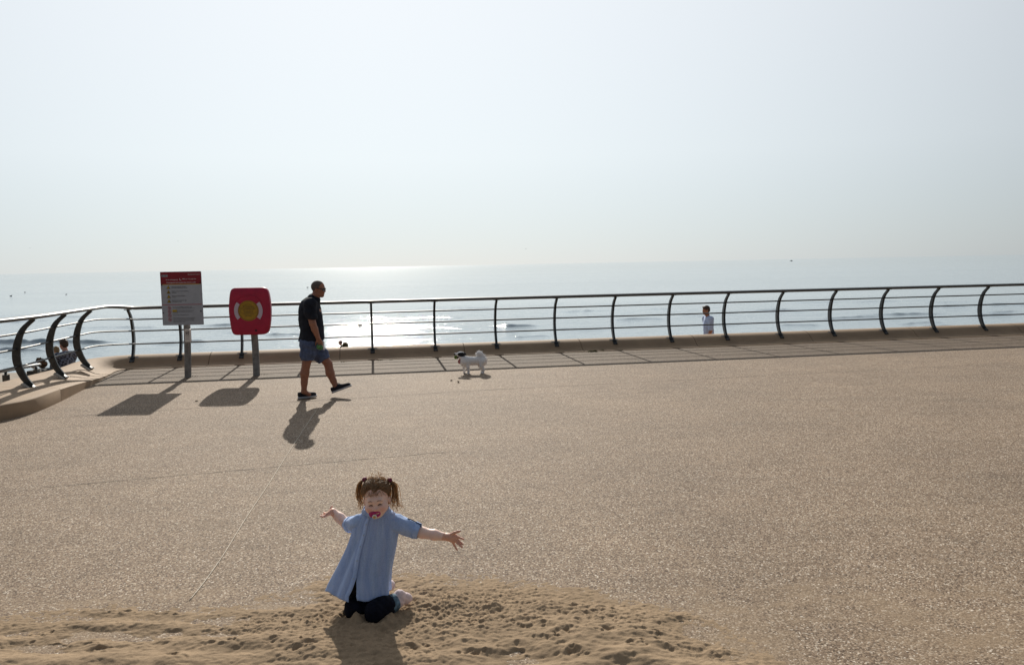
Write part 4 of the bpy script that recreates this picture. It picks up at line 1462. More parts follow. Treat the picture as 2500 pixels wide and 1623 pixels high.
S.cut(dj(590, 560), unit(dj(640, 620) - dj(520, 640)))
S.cut(dj(520, 520), unit(dj(500, 500) - dj(545, 640)))
obj('bandana', S.mesh(), mat('dusty_pink_cotton', (.40, .16, .16), .85, noise=.3, nscale=60), dog)
mb = MB()
S = SDF(.0025)
S.el(dj(447, 478, -.032), (.007, .005, .007), .002)
obj('eye', S.mesh(), M_BLK, dog)
bc = dj(362, 575, -.002)
S = SDF(.003)
S.el(bc, (.030, .030, .030), .002)
tag(obj('ball', S.mesh(), mat('green_felt_ball', (.13, .20, .035), .9, noise=.5, nscale=60, bump=.3, bscale=200), loc=bc), 'grubby green ball gripped in the white dog\'s jaws', 'ball')

# little terrier beyond the coping at the far left
TY = 16.2
def tj(x, y, d=0.0):
    return P(77 + x / 15.45, 808 + y / 15.45, TY + d)
ter = thing('dog', 'scruffy tan and black terrier sitting beyond the coping by the low handrail', 'dog', (tj(300, 1300)[0], TY, tj(300, 1330)[2]))
S = SDF(.004)
S.el(tj(280, 1090), (.055, .05, .048), .02)
S.rc(tj(250, 1115), tj(190, 1145), .028, .018, .02)
S.rc(tj(330, 1040, -.03), tj(340, 985, -.035), .016, .007, .01)
S.rc(tj(235, 1040, .02), tj(205, 1005, .03), .014, .007, .01)
S.rc(tj(330, 1110), tj(430, 1090), .045, .03, .02)
S.rc(tj(350, 1150), tj(400, 1250), .055, .075, .03)
S.rc(tj(400, 1250), tj(480, 1240), .070, .06, .03)
S.rc(tj(340, 1230), tj(335, 1320), .026, .018, .02)
S.rc(tj(450, 1260), tj(460, 1330), .04, .03, .02)
tv, tf = S.mesh(lambda X, Y, Z: .005 * np.sin(X * 210 + Z * 90) * np.sin(Z * 230 + Y * 190))
cc_ = np.tile(np.array([.11, .06, .03]), (len(tv), 1))
tn = np.sin(tv[:, 0] * 60) * np.sin(tv[:, 2] * 75) > .1
cc_[tn] = (.03, .022, .018)
nz_ = np.linalg.norm(tv - tj(178, 1148), axis=1) < .022
cc_[nz_] = (.008, .008, .008)
obj('body', (tv, tf), FUR_M, ter, cols=cc_)

# ================================================================== THE GIRL
GY = 4.11
def gj(x, y, d=0.0):
    return P(750 + x / 3.511, 1120 + y / 3.511, GY + d)
kz = .030
girl = thing('person', 'little girl with pigtails and blue dress kneeling in the sand, arms flung wide', 'person', (gj(490, 1300)[0], GY, 0))
hc = gj(597, 338, -.02)
fwd = unit(V(.03, -1, -.03))
GF, GA = frame(hc, fwd, unit(V(-.082, 0, 1)))
s = .83
S = SDF(.0034)
E = lambda c, r, k_=.012, sub=False: S.el(GF(*(s * np.array(c))), s * np.array(r), k_ * s, GA, sub)
E((-.012, 0, .03), (.095, .078, .086))
E((.020, 0, -.035), (.066, .066, .070), .03)
E((.052, 0, -.086), (.028, .028, .022), .03)
for sy in (-1, 1):
    E((.050, .040 * sy, -.042), (.034, .030, .030), .025)
    E((.086, .030 * sy, -.014), (.010, .017, .007), .010, True)
    E((.070, .030 * sy, -.016), (.013, .016, .011), .006)
    E((.066, .033 * sy, -.032), (.020, .019, .008), .012)
    E((-.008, .079 * sy, -.020), (.018, .008, .028), .006)
E((.078, 0, .010), (.014, .045, .016), .02)
S.rc(GF(.080 * s, 0, -.018 * s), GF(.092 * s, 0, -.040 * s), .007 * s, .011 * s, .012 * s)
E((.086, -.011, -.043), (.009, .008, .007), .008)
E((.086, .011, -.043), (.009, .008, .007), .008)
E((.077, 0, -.066), (.014, .026, .010), .010)
S.rc(gj(590, 440, .03), gj(590, 530, .02), .036, .042, .02)
S.rc(gj(480, 545, .02), gj(715, 535, .02), .040, .040, .03)
S.el(gj(590, 650, .02), (.085, .06, .11), .04)
S.el(gj(560, 850, .02), (.085, .065, .11), .04)
S.el(gj(515, 1020, .03), (.09, .075, .08), .04)
# her left arm (to the right in the picture)
aL = [gj(745, 548, .015), gj(860, 590, .005), gj(985, 630, .0), gj(1090, 650, -.02), gj(1195, 668, -.03)]
S.chain(aL, [.034, .031, .0285, .0265, .0195], .015)
HD = -.035
def fing(pts, r, d0=HD):
    q = [gj(a, b, d0 + c_) for a, b, c_ in pts]
    S.chain(q, [r * (1 - .10 * i) for i in range(len(q))], .0035)
for a, b in ((1250, 655), (1258, 672), (1250, 692), (1236, 702)):
    S.rc(gj(1205, 668, HD), gj(a + 14, b + 3, HD), .0125, .0105, .012)
fing([(1222, 652, 0), (1262, 632, -.008), (1290, 622, -.012), (1312, 614, -.014)], .0088)
fing([(1268, 656, 0), (1298, 670, -.004), (1322, 679, -.010), (1341, 686, -.018)], .0070)
fing([(1272, 676, 0), (1300, 702, -.006), (1320, 718, -.014), (1335, 729, -.022)], .0072)
fing([(1264, 694, 0), (1290, 722, -.008), (1312, 741, -.018), (1329, 755, -.026)], .0070)
fing([(1244, 706, 0), (1262, 740, -.002), (1276, 765, -.006), (1287, 781, -.012)], .0062)
# her right arm, reaching back and out
aR = [gj(470, 548, .03), gj(410, 562, .09), gj(345, 560, .15), gj(280, 505, .165), gj(222, 452, .18)]
S.chain(aR, [.034, .031, .0295, .027, .0195], .015)
for b in (-.024, -.008, .008, .022):
    S.rc(gj(218, 452, .18 + b * .5), gj(172, 470 + 120 * abs(b), .18 + b), .0125, .0095, .012)
def fingR(pts, r):
    S.chain([gj(a, b, .18 + c_) for a, b, c_ in pts], [r * (1 - .12 * i) for i in range(len(pts))], .0035)
fingR([(175, 478, -.026), (150, 490, -.034), (132, 494, -.040), (120, 490, -.044)], .0070)
fingR([(172, 472, -.009), (146, 486, -.012), (126, 491, -.014), (112, 488, -.016)], .0072)
fingR([(172, 468, .009), (150, 476, .012), (134, 478, .014), (122, 472, .016)], .0070)
fingR([(174, 466, .024), (158, 466, .032), (148, 462, .037), (140, 455, .040)], .0062)
fingR([(212, 446, .012), (205, 432, .028), (206, 418, .036), (212, 406, .040)], .0088)
# thighs
S.chain([gj(570, 1020, .05), gj(578, 1200, 0), gj(580, 1290, -.03)], [.060, .044, .036], .02)
S.chain([gj(455, 1020, .06), gj(415, 1190, .02), gj(405, 1260, 0)], [.060, .044, .036], .02)
bv, bf = S.mesh()
def girlcol(v):
    c = np.tile(np.array([.92, .65, .55]), (len(v), 1))
    loc = (v - hc) @ GA.T / s
    def blob(cx, cy, cz, rx, ry, rz, col, a_):
        w = a_ * np.exp(-(((loc[:, 0] - cx) / rx) ** 2 + ((loc[:, 1] - cy) / ry) ** 2 + ((loc[:, 2] - cz) / rz) ** 2))[:, None]
        return c * (1 - w) + np.array(col) * w
    for sy in (-1, 1):
        c = blob(.07, .042 * sy, -.045, .04, .022, .020, (.84, .40, .34), .7)
    c = blob(.09, 0, -.04, .02, .014, .010, (.74, .36, .30), .6)
    c = blob(.085, 0, -.064, .03, .020, .007, (.60, .20, .20), .8)
    for sy in (-1, 1):
        c = blob(.08, .030 * sy, -.018, .03, .014, .006, (.50, .26, .22), .55)
    hand = (np.linalg.norm(v - gj(1260, 690, HD), axis=1) < .065) | (np.linalg.norm(v - gj(165, 470, .18), axis=1) < .055)
    c[hand] = c[hand] * np.array([.80, .64, .56])
    return c
obj('body', (bv, bf), SKIN_C, girl, cols=girlcol(bv))
# squinting eyes: lash lines and brows
mb = MB()
mb2 = MB()
for sy in (-1, 1):
    mb.tube([GF(s * x, s * y * sy, s * z) for x, y, z in ((.0840, .016, -.0190), (.0860, .024, -.0135), (.0845, .032, -.0130), (.0790, .042, -.0185))], [.0014, .0028, .0029, .0015], 6)
    mb2.tube([GF(s * x, s * y * sy, s * z) for x, y, z in ((.0940, .015, .010), (.0935, .025, .014), (.0875, .037, .011), (.078, .047, .003))], [.0012, .0019, .0016, .0008], 6)
obj('eyelashes', mb.vf, M_BROWNHAIR, girl)
obj('eyebrows', mb2.vf, mat('brow_hair', (.30, .17, .12), .8), girl)
# hair
k = NT('girl_brown_hair')
hcl = k.ramp(k.noise(k.mapping((60, 60, 14)), 1.0, 4, .6), [(.3, (.19, .115, .062)), (.7, (.42, .28, .17))])
k.link(hcl, k.b.inputs['Base Color'])
k.b.inputs['Roughness'].default_value = .5
k.b.inputs['Specular IOR Level'].default_value = .3
trn = k.n('ShaderNodeBsdfTranslucent', Color=(.80, .58, .35, 1))
mxs = k.t.nodes.new('ShaderNodeMixShader')
mxs.inputs[0].default_value = .48
k.link(k.b.outputs[0], mxs.inputs[1])
k.link(trn.outputs[0], mxs.inputs[2])
k.link(mxs.outputs[0], k.t.nodes['Material Output'].inputs['Surface'])
M_HAIR = k.m
tieL, tieR = gj(494, 175, .0), gj(706, 180, .0)
S = SDF(.0034)
S.el(GF(-.016 * s, 0, .033 * s), np.array((.0965, .0815, .0875)) * s, .01, GA)
S.el(GF(-.04 * s, 0, -.02 * s), np.array((.075, .078, .07)) * s, .03, GA)
S.cut(GF(.066 * s, 0, .080 * s), GA[0] * .80 - GA[2] * .60)
S.cut(GF(0, 0, -.06 * s), -GA[2])
hair = obj('hair', S.mesh(lambda X, Y, Z: .0012 * np.sin((X - hc[0]) * 420) * np.sin(Y * 60)), M_HAIR, girl)
rsd = np.random.RandomState(9)
mb = MB()
rad3 = np.array((.101, .086, .092)) * s
hcen = GF(-.016 * s, 0, .034 * s)
def scalp(d, off=0.0):
    d = unit(d)
    return hcen + GA.T @ (d * (rad3 + off))
def ldir(p):
    return unit((GA @ (p - hcen)) / rad3)
for sy, tie in ((1, tieL), (-1, tieR)):
    td = ldir(tie)
    for i in range(260):
        u_ = rsd.rand()
        if i % 2:
            a = rsd.uniform(-.9, 1.25)                  # along the parting, front to back
            st0 = unit(V(math.cos(a + .35), .03 * sy * rsd.rand() - 0.0, math.sin(a + .35))) if False else unit(V(math.sin(a), .03 * sy * -1 * (-1), math.cos(a)))
        else:
            b = rsd.uniform(-.35, 1.35)                   # along the hairline down to the ear
            st0 = unit(V(.80 - .35 * b, -(-.15 - .62 * b) * sy * 1.0, .62 - .62 * b))
        st0 = V(st0[0], abs(st0[1]) * (1 if sy == 1 else -1), st0[2])
        pts = []
        for t in np.linspace(0, 1, 8):
            d = unit(st0 * (1 - t) + td * t + rsd.randn(3) * .016)
            pts.append(scalp(d, .001 + .009 * math.sin(math.pi * t) * rsd.rand() + .004 * t))
        pts[-1] = tie + rsd.randn(3) * .005
        r0 = rsd.uniform(.0009, .0018)
        mb.tube(pts, [r0 * .6] + [r0] * 6 + [r0 * .8], 5, cap=False)
for i in range(46):                                        # loose wisps on the forehead and crown
    if i < 26:
        y_ = rsd.uniform(-.055, .05)
        p0 = GF((.066 + .01 * rsd.rand()) * s, y_ * s, (.076 - abs(y_) * .25) * s)
        cv = rsd.uniform(-.02, .02)
        pts = [p0, GF((.088 - abs(y_) * .25) * s, (y_ + cv * .5) * s, (.055 + .008 * rsd.rand()) * s), GF((.093 - abs(y_) * .3) * s, (y_ + cv) * s, (.040 + .014 * rsd.rand()) * s), GF((.094 - abs(y_) * .3) * s, (y_ + cv * 1.9) * s, (.036 + .018 * rsd.rand()) * s)]
    else:
        d = unit(V(rsd.uniform(-.6, .5), rsd.uniform(-.5, .5), 1))
        p0 = scalp(d)
        o_ = GA.T @ d
        pts = [p0, p0 + o_ * .008 + rsd.randn(3) * .004, p0 + o_ * .013 + rsd.randn(3) * .010, p0 + o_ * .012 + rsd.randn(3) * .016]
    mb.tube(catmull(pts, 3), .0008, 4, cap=False)
obj('hair_strands', mb.vf, M_HAIR, hair)
def pigtail(tie, guide, spread, nst, seed, tips):
    rs_ = np.random.RandomState(seed)
    mb = MB()
    for i in range(nst):
        off = rs_.randn(3) * np.array((1, .8, .3))
        g = []
        amp, ph = rs_.uniform(.003, .011), rs_.uniform(0, 6.3)
        tip = tips[rs_.randint(len(tips))]
        n_ = len(guide)
        for j, (x, y) in enumerate(guide):
            t = (j + 1) / n_
            tx = x + (tip[0] - guide[-1][0]) * t ** 3
            ty = y + (tip[1] - guide[-1][1]) * t ** 3
            g.append(gj(tx, ty, -.005) + off * spread * (.45 + 1.1 * t) + V(math.sin(ph + t * 9) * amp * t, 0, 0))
        ln = rs_.uniform(.62, 1.0)
        pts = catmull([tie + rs_.randn(3) * .0035] + g, 5)
        pts = pts[:max(6, int(len(pts) * ln))]
        m_ = len(pts)
        r0 = rs_.uniform(.0009, .0021)
        mb.tube(pts, [r0 * (1 - .75 * (q / (m_ - 1)) ** 2) for q in range(m_)], 5, cap=False)
    return mb.vf
obj('pigtail', pigtail(tieL, [(455, 205), (440, 265), (442, 330), (458, 385), (452, 430), (446, 478)], .0095, 46, 1, [(446, 478), (446, 478), (452, 470), (425, 380), (475, 445), (440, 455)]), M_HAIR, girl)
obj('pigtail', pigtail(tieR, [(735, 215), (748, 285), (748, 345), (752, 395), (765, 430), (762, 470)], .0135, 62, 2, [(762, 470), (815, 440), (740, 492), (800, 455), (712, 420), (775, 460)]), M_HAIR, girl)
for tie, sx_ in ((tieL, -1), (tieR, 1)):
    t_ = MB().tube([tie + V(-.010 * sx_ * -1 * -1, 0, .004), tie + V(0, 0, .001), tie + V(.010 * sx_, 0, -.006)], [.0095, .0125, .010], 12)
    obj('hair_tie', t_.vf, mat('magenta_hair_tie', (.20, .015, .075), .6, noise=.3, nscale=120), girl)

# dress
M_DRESS = None
k = NT('chambray_cotton')
geo = k.n('ShaderNodeAttribute', attribute_name='Col').outputs['Color']
wv1 = k.noise(k.mapping((900, 900, 140)), 1.0, 2, .5)
wv2 = k.noise(k.mapping((40, 40, 5)), 1.0, 4, .6)
base_ = k.ramp(wv2, [(.3, (.31, .45, .76)), (.7, (.45, .58, .86))])
th = k.ramp(wv1, [(.3, G3(.80)), (.7, G3(1.14))])
cc_ = k.mix(1.0, base_, th, 'MULTIPLY')
k.link(k.mix(1.0, cc_, geo, 'MULTIPLY'), k.b.inputs['Base Color'])
k.b.inputs['Roughness'].default_value = .9
k.b.inputs['Specular IOR Level'].default_value = .15
k.b.inputs['Sheen Weight'].default_value = .15
k.link(k.bump(k.noise(k.mapping((120, 120, 22)), 1.0, 4, .65), .35, .004), k.b.inputs['Normal'])
M_DRESS = k.m
prof = [(418, 418, 538, 672, .040), (436, 436, 512, 700, .046), (458, 460, 478, 742, .052), (485, 487, 448, 770, .056), (520, 522, 425, 782, .060), (575, 575, 404, 784, .064), (640, 640, 388, 780, .070), (700, 700, 370, 770, .074), (770, 772, 342, 758, .080), (850, 855, 306, 741, .088), (950, 960, 256, 720, .099), (1035, 1060, 214, 713, .116), (1108, 1148, 181, 716, .130)]
seamx = [(418, 560), (500, 536), (540, 523), (640, 502), (750, 474), (880, 443), (1000, 419), (1090, 386), (1130, 368), (1160, 352)]
pa = np.array(prof, float)
rows = np.linspace(0, len(prof) - 1, 74)
NS = 168
rings, colr, edge_l, cens = [], [], [], []
yline = np.interp(rows, range(len(prof)), (pa[:, 0] + pa[:, 1]) / 2)
for ri, rr in enumerate(rows):
    yl, yr, xl, xr, b_ = (float(np.interp(rr, range(len(prof)), pa[:, q])) for q in range(5))
    A_, B_ = gj(xl, yl, .02), gj(xr, yr, .02)
    ctr = (A_ + B_) / 2
    ax_ = (B_ - A_) / 2
    a_ = np.linalg.norm(ax_)
    y_mid = yline[ri]
    # the placket hangs on the front, lower in the picture than the ring's sides
    Xs = gj(float(np.interp(y_mid + b_ * 520, *zip(*seamx))), y_mid, .02 - b_)[0]
    ph_s = math.asin(np.clip((Xs - ctr[0]) / a_, -.95, .95))
    t = ri / (len(rows) - 1)
    gap = .26 * float(sstep(.80, 1.0, t))
    amp = .006 + .085 * float(sstep(.15, 1.0, t))
    pl_ = .014 * float(sstep(.06, .16, t)) * (1 - float(sstep(.25, .85, t)))
    ring_ = []
    for j in range(NS + 1):
        ph_ = ph_s + gap + (2 * math.pi - gap) * j / NS
        f_ = 1 + amp * (.55 * math.cos(5 * ph_ + 1.1) + .42 * math.cos(8 * ph_ + 2.3 + 1.4 * t) + .26 * math.cos(13 * ph_ + .6 - .9 * t)) + pl_ * math.cos(36 * ph_ + 1.5 * math.sin(3 * ph_))
        f_ += .012 * math.sin(9 * t + 2.2 * ph_) * (1 - t) + .020 * float(vnoise2(np.array([ph_ * 2.6 + 3]), np.array([t * 5 + .9 * ph_]), 71)[0]) * (.4 + t) + .010 * float(vnoise2(np.array([ph_ * 6.1]), np.array([t * 17 - 2 * ph_]), 72)[0])
        p = ctr + ax_ * math.sin(ph_) * f_ + V(0, -1, 0) * b_ * math.cos(ph_) * f_
        if t > .97:
            p = p + V(0, 0, .004 * math.sin(11 * ph_ + 1))
        ring_.append(p)
    rings.append(ring_)
    edge_l.append((ring_[-1], ph_s, ax_ / a_))
mb = MB().loft(rings, close=False)
_j = np.tile(np.arange(NS + 1), len(rows))
_st = .97 + .065 * np.sign(np.sin(_j * .42 + 1.2 * np.sin(_j * .11))) * (.6 + .4 * np.sin(_j * 1.7))
dress = obj('dress', mb.vf, M_DRESS, girl, cols=np.stack([_st, _st, .5 + .5 * _st], 1))
solid(dress, .0028, -1)
# button placket: a flat band along the open edge, with buttons
lo_, hi_ = [], []
for i, (p, ph_, tx) in enumerate(edge_l[3:]):
    out = unit(tx * math.sin(ph_) + V(0, -1, 0) * math.cos(ph_))
    tan = unit(tx * math.cos(ph_) + V(0, 1, 0) * math.sin(ph_))
    t = i / (len(edge_l) - 4)
    wd = .011 + .004 * t
    lo_.append(p + out * .0045 - tan * (wd * 1.1 + .010 * t))
    hi_.append(p + out * (.0062 + .008 * t) + tan * (.004 + .001 * t))
nm = len(lo_)
mb = MB()
mb.loft([[a, a * .5 + b * .5 + V(0, -.0015, 0), b] for a, b in zip(lo_, hi_)], close=False)
plk = obj('placket', mb.vf, M_DRESS, dress, cols=np.full((len(mb.v), 3), 1.08))
solid(plk, .003, 0)
M_BUT = mat('pale_blue_button', (.42, .52, .68), .35)
for i in range(4, nm - 8, 9):
    c_ = lo_[i] * .5 + hi_[i] * .5 + V(0, -.002, 0)
    obj('button', MB().tube([c_, c_ + V(0, -.003, 0)], .0048, 10).vf, M_BUT, dress)
# collar: small gathered stand round the neck
rings = []
for hgt_, r_, dz_ in ((0, .046, .0), (.012, .044, 0), (.024, .048, 0), (.027, .053, 0), (.016, .058, 0), (.002, .064, 0)):
    c_ = gj(592, 452, .012) + V(0, 0, hgt_)
    rings.append([c_ + V(r_ * 1.20 * math.sin(a), -r_ * .98 * math.cos(a) + .004, .003 * math.cos(9 * a + hgt_ * 90) - .012 * math.cos(a) * (1 if math.cos(a) > 0 else .2)) for a in np.linspace(0, 2 * math.pi, 49)[:-1]])
mb = MB().loft(rings)
co = obj('collar', mb.vf, M_DRESS, dress, cols=np.full((len(mb.v), 3), 1.04))
solid(co, .003, 0)
def sleeve(pts, rr_, name='sleeve'):
    pts = catmull(pts, 6)
    rr_ = np.interp(np.linspace(0, 1, len(pts)), np.linspace(0, 1, len(rr_)), rr_)
    rings = []
    nrm = None
    for i, p in enumerate(pts):
        t = unit(pts[min(i + 1, len(pts) - 1)] - pts[max(i - 1, 0)])
        up = V(0, 0, 1)
        n1 = unit(up - t * (up @ t))
        n2 = np.cross(t, n1)
        w = i / (len(pts) - 1)
        rings.append([p + (n1 * math.cos(a) + n2 * math.sin(a)) * rr_[i] * (1 + .035 * math.cos(5 * a + 7 * w) + .03 * math.sin(11 * w + 2 * a) + .02 * math.cos(9 * a - 12 * w)) for a in np.linspace(0, 2 * math.pi, 41)[:-1]])
    cuff = [[p * 1.0 for p in r_] for r_ in rings[-4:]]
    mb = MB().loft(rings)
    o = obj(name, mb.vf, M_DRESS, dress, cols=np.ones((len(mb.v), 3)))
    solid(o, .003, 0)
    c_ = [sum(r_) / len(r_) for r_ in cuff]
    mb = MB().loft([[cc + (p - cc) * 1.05 for p in r_] for cc, r_ in zip(c_, cuff)])
    o2 = obj('cuff', mb.vf, M_DRESS, o, cols=np.full((len(mb.v), 3), 1.05))
    solid(o2, .003, 0)
    return o, rings, c_
slv, rg, cc2 = sleeve([gj(700, 530, .018), gj(775, 553, .012), gj(870, 590, .006), gj(962, 620, .0)], [.038, .047, .043, .0385])
sleeve([gj(520, 525, .02), gj(455, 543, .03), gj(408, 558, .085), gj(366, 562, .135)], [.036, .045, .042, .040])
mb = MB()
tp = rg[-9][0] + V(0, -.002, .003)
mb.tube([tp, tp * .5 + rg[-5][1] * .5 + V(0, -.004, .006), rg[-1][1] + V(.002, -.003, .005), rg[-1][3] + V(.003, -.004, 0)], .0028, 6)
obj('sleeve_tab', mb.vf, mat('dark_navy_trim', (.03, .045, .10), .8), slv)
# jeans
M_JEAN = mat('dark_navy_denim', (.005, .0065, .013), .9, spec=.15, noise=.3, nscale=60, bump=.2, bscale=90, bdist=.01)
S = SDF(.0038)
S.el(gj(515, 1010, .03), (.108, .094, .115), .03)
kL, kR = G(750 + 583 / 3.511, 1120 + 1312 / 3.511, kz + .038) + V(0, .01, 0), G(750 + 408 / 3.511, 1120 + 1282 / 3.511, kz + .038) + V(0, .01, 0)
aLk = G(750 + 738 / 3.511, 1120 + 1232 / 3.511, kz + .050)
aRk = V(kR[0] + .10, kR[1] + .20, kz + .05)
S.chain([gj(570, 1030, .05), gj(582, 1190, .01), kL], [.060, .046, .042], .012)
S.chain([gj(455, 1030, .06), gj(408, 1180, .03), kR], [.060, .046, .042], .012)
S.rc(kL, V(kL[0] - .005, kL[1] - .004, kz + .02), .05, .044, .03)
S.rc(kR, V(kR[0] - .005, kR[1] - .004, kz + .02), .05, .044, .03)
S.chain([kL, kL * .5 + aLk * .5 + V(0, 0, .004), aLk], [.053, .051, .043], .02)
S.chain([kR, kR * .5 + aRk * .5, aRk], [.053, .050, .042], .02)
S.cut(aLk + unit(aLk - kL) * .012, unit(aLk - kL), aLk - .09, aLk + .09)
S.cut(aRk + unit(aRk - kR) * .012, unit(aRk - kR), aRk - .09, aRk + .09)
obj('jeans', S.mesh(lambda X, Y, Z: .0018 * np.sin(Z * 120 + X * 40) * np.sin(X * 90 + Y * 110)), M_JEAN, girl)
for kk, aa in ((kL, aLk), (kR, aRk)):
    dq = unit(aa - kk)
    mb = MB()
    up = V(0, 0, 1)
    n1 = unit(up - dq * (up @ dq))
    n2 = np.cross(dq, n1)
    rings = []
    for w_, r_ in ((-.105, .0490), (-.100, .0505), (-.016, .0475), (-.012, .0485), (.012, .0465), (.016, .0445), (.012, .042)):
        rings.append([aa + dq * w_ + (n1 * math.cos(q) + n2 * math.sin(q)) * r_ * (1 + .02 * math.cos(4 * q)) for q in np.linspace(0, 6.2832, 29)[:-1]])
    mb.loft(rings)
    obj('trouser_cuff', mb.vf, mat('faded_teal_denim', (.10, .17, .23), .85, noise=.5, nscale=45), girl)
M_SOCK = mat('pale_pink_sock', (.74, .60, .60), .85, noise=.15, nscale=30, bump=.2, bscale=60, bdist=.01)
for kk, aa, s_ in ((kL, aLk, 1), (kR, aRk, -1)):
    dq = unit(aa - kk)
    S = SDF(.0035)
    an = aa + dq * .02
    fd = unit(dq + V(.15, .35, 0))
    heel = an + fd * .022 + V(.0, 0, .026)
    ball = an + fd * .062 + V(.004, 0, -.010)
    toe = an + fd * .082 + V(.006, 0, -.018)
    S.rc(aa, an, .037, .034, .015)
    S.rc(an, heel, .032, .025, .02)
    S.rc(an, ball, .029, .025, .02)
    S.rc(heel, ball, .023, .025, .02)
    S.rc(ball, toe, .024, .017, .015)
    obj('sock', S.mesh(lambda X, Y, Z: .001 * np.sin(X * 260) * np.sin(Z * 240)), M_SOCK, girl)

# pacifier in her mouth
pc = GF(.091 * s, .010 * s, -.074 * s)
dm = thing('pacifier', 'magenta pacifier with a round cream knob held in the girl\'s mouth', 'pacifier', pc)
n0, r0_, u0_ = GA[0], GA[1], GA[2]
ol = []
for q in np.linspace(0, 2 * math.pi, 49)[:-1]:
    x = .031 * math.cos(q)
    z = .0165 * math.sin(q) + (.006 * abs(math.cos(q)) ** 2 if math.sin(q) > -.3 else .001)
    ol.append((x, z))
mb = MB()
rings = []
for dep, sc in ((-.006, .85), (-.003, 1.0), (.002, 1.0), (.005, .9), (.006, .5), (.006, .1)):
    rings.append([pc + n0 * (dep - 9.0 * x * x * 1.0) + r0_ * x * sc + u0_ * z * sc for x, z in ol])
mb.loft(rings, cap=True)
obj('shield', mb.vf, mat('magenta_plastic', (.48, .012, .15), .3, spec=.5), dm)
S = SDF(.002)
kc = pc + n0 * .010 - u0_ * .007 - r0_ * .000
S.el(kc, (.0075, .0125, .0125), .002, GA)
obj('knob', S.mesh(), mat('cream_plastic', (.78, .70, .62), .35), dm)
S = SDF(.0015)
S.el(kc + n0 * .006, (.003, .0075, .0072), .001, GA)
obj('knob_centre', S.mesh(), mat('amber_plastic', (.62, .36, .12), .35), dm)

# ================================================================== SMALL THINGS
cpts = [G(772, 1003), G(748, 1038), G(706, 1104), G(655, 1182), G(600, 1268), G(550, 1346), G(525, 1386), G(492, 1430), G(462, 1466)]
cpts = [p + V(.004 * math.sin(i * 2.7), 0, .004) for i, p in enumerate(cpts)]
tag(obj('cord', MB().tube(catmull(cpts, 5), .0026, 6).vf, mat('pale_cord', (.66, .58, .47), .8, noise=.3, nscale=60), loc=cpts[4]), 'long thin pale cord lying straight across the paving', 'cord')

def leaf(px, py, L, ang, colr, name, label, group):
    p = G(px, py)
    mb = MB()
    ca, sa = math.cos(ang), math.sin(ang)
    rings = []
    for i in range(7):
        t = i / 6
        w = L * .36 * math.sin(math.pi * (.08 + .9 * t)) ** .8
        r_ = []
        for q in (-1, -.5, 0, .5, 1):
            x, y = L * (t - .5), w * q
            r_.append(V(p[0] + x * ca - y * sa, p[1] + x * sa + y * ca, .004 + L * .30 * abs(q) ** 1.5 + L * .25 * (t - .5) ** 2))
        rings.append(r_)
    mb.loft(rings, close=False)
    o = obj(name, mb.vf, mat('brown_dry_leaf', colr, .8, noise=.3, nscale=80), loc=(p[0], p[1], 0))
    solid(o, .0015, 0)
    return tag(o, label, 'leaf', group)
leaf(1102, 930, .045, .9, (.10, .055, .03), 'dry_leaf', 'smaller curled brown leaf, further from the dog\'s shadow', 'dry leaves in front of the dog')
leaf(1119, 934, .060, 2.0, (.085, .06, .035), 'dry_leaf', 'larger curled brown leaf at the tip of the dog\'s shadow', 'dry leaves in front of the dog')
leaf(480, 980, .035, .3, (.03, .025, .02), 'dry_leaf', 'tiny dark scrap on the paving between the shadows of the two sign boards', None)

def weed(px, py, w, h, n_, seed, label):
    rs_ = np.random.RandomState(seed)
    p = G(px, py)
    mb = MB()
    for i in range(n_):
        x = rs_.uniform(-.5, .5) * w
        a = rs_.uniform(0, 6.28)
        hh = h * rs_.uniform(.4, 1)
        q0 = V(p[0] + x * MD[0] + rs_.uniform(-.01, .01), p[1] + x * MD[1], -.004)
        d = V(math.cos(a), math.sin(a), 0)
        q1, q2 = q0 + d * hh * .3 + V(0, 0, hh * .6), q0 + d * hh * .8 + V(0, 0, hh)
        sd = np.cross(d, V(0, 0, 1)) * hh * rs_.uniform(.10, .22)
        mb.add([q0 - sd * .4, q0 + sd * .4, q1 + sd, q2, q1 - sd], [(0, 1, 2, 3, 4)])
    o = obj('weed', mb.vf, M_WEED, loc=(p[0], p[1], 0), smooth=False)
    return tag(o, label, 'weed', 'weeds along the wall and sign posts')
weed(1447, 859, .20, .05, 60, 1, 'wider of two green weed tufts at the wall foot right of the dog')
weed(1470, 857, .11, .05, 40, 2, 'narrower of two green weed tufts at the wall foot right of the dog')
weed(927, 880, .11, .03, 24, 3, 'flat weed tuft at the wall foot just right of the walking man')
weed(954, 879, .07, .025, 16, 4, 'smallest weed tuft at the wall foot midway between the walking man and the dog')
weed(474, 919, .12, .025, 18, 5, 'weed tuft at the foot of the warning sign post')
weed(646, 915, .13, .022, 16, 6, 'weed tuft at the foot of the lifebuoy housing post')
weed(840, 884, .12, .03, 20, 7, 'low weed tuft at the wall joint behind the walking man')

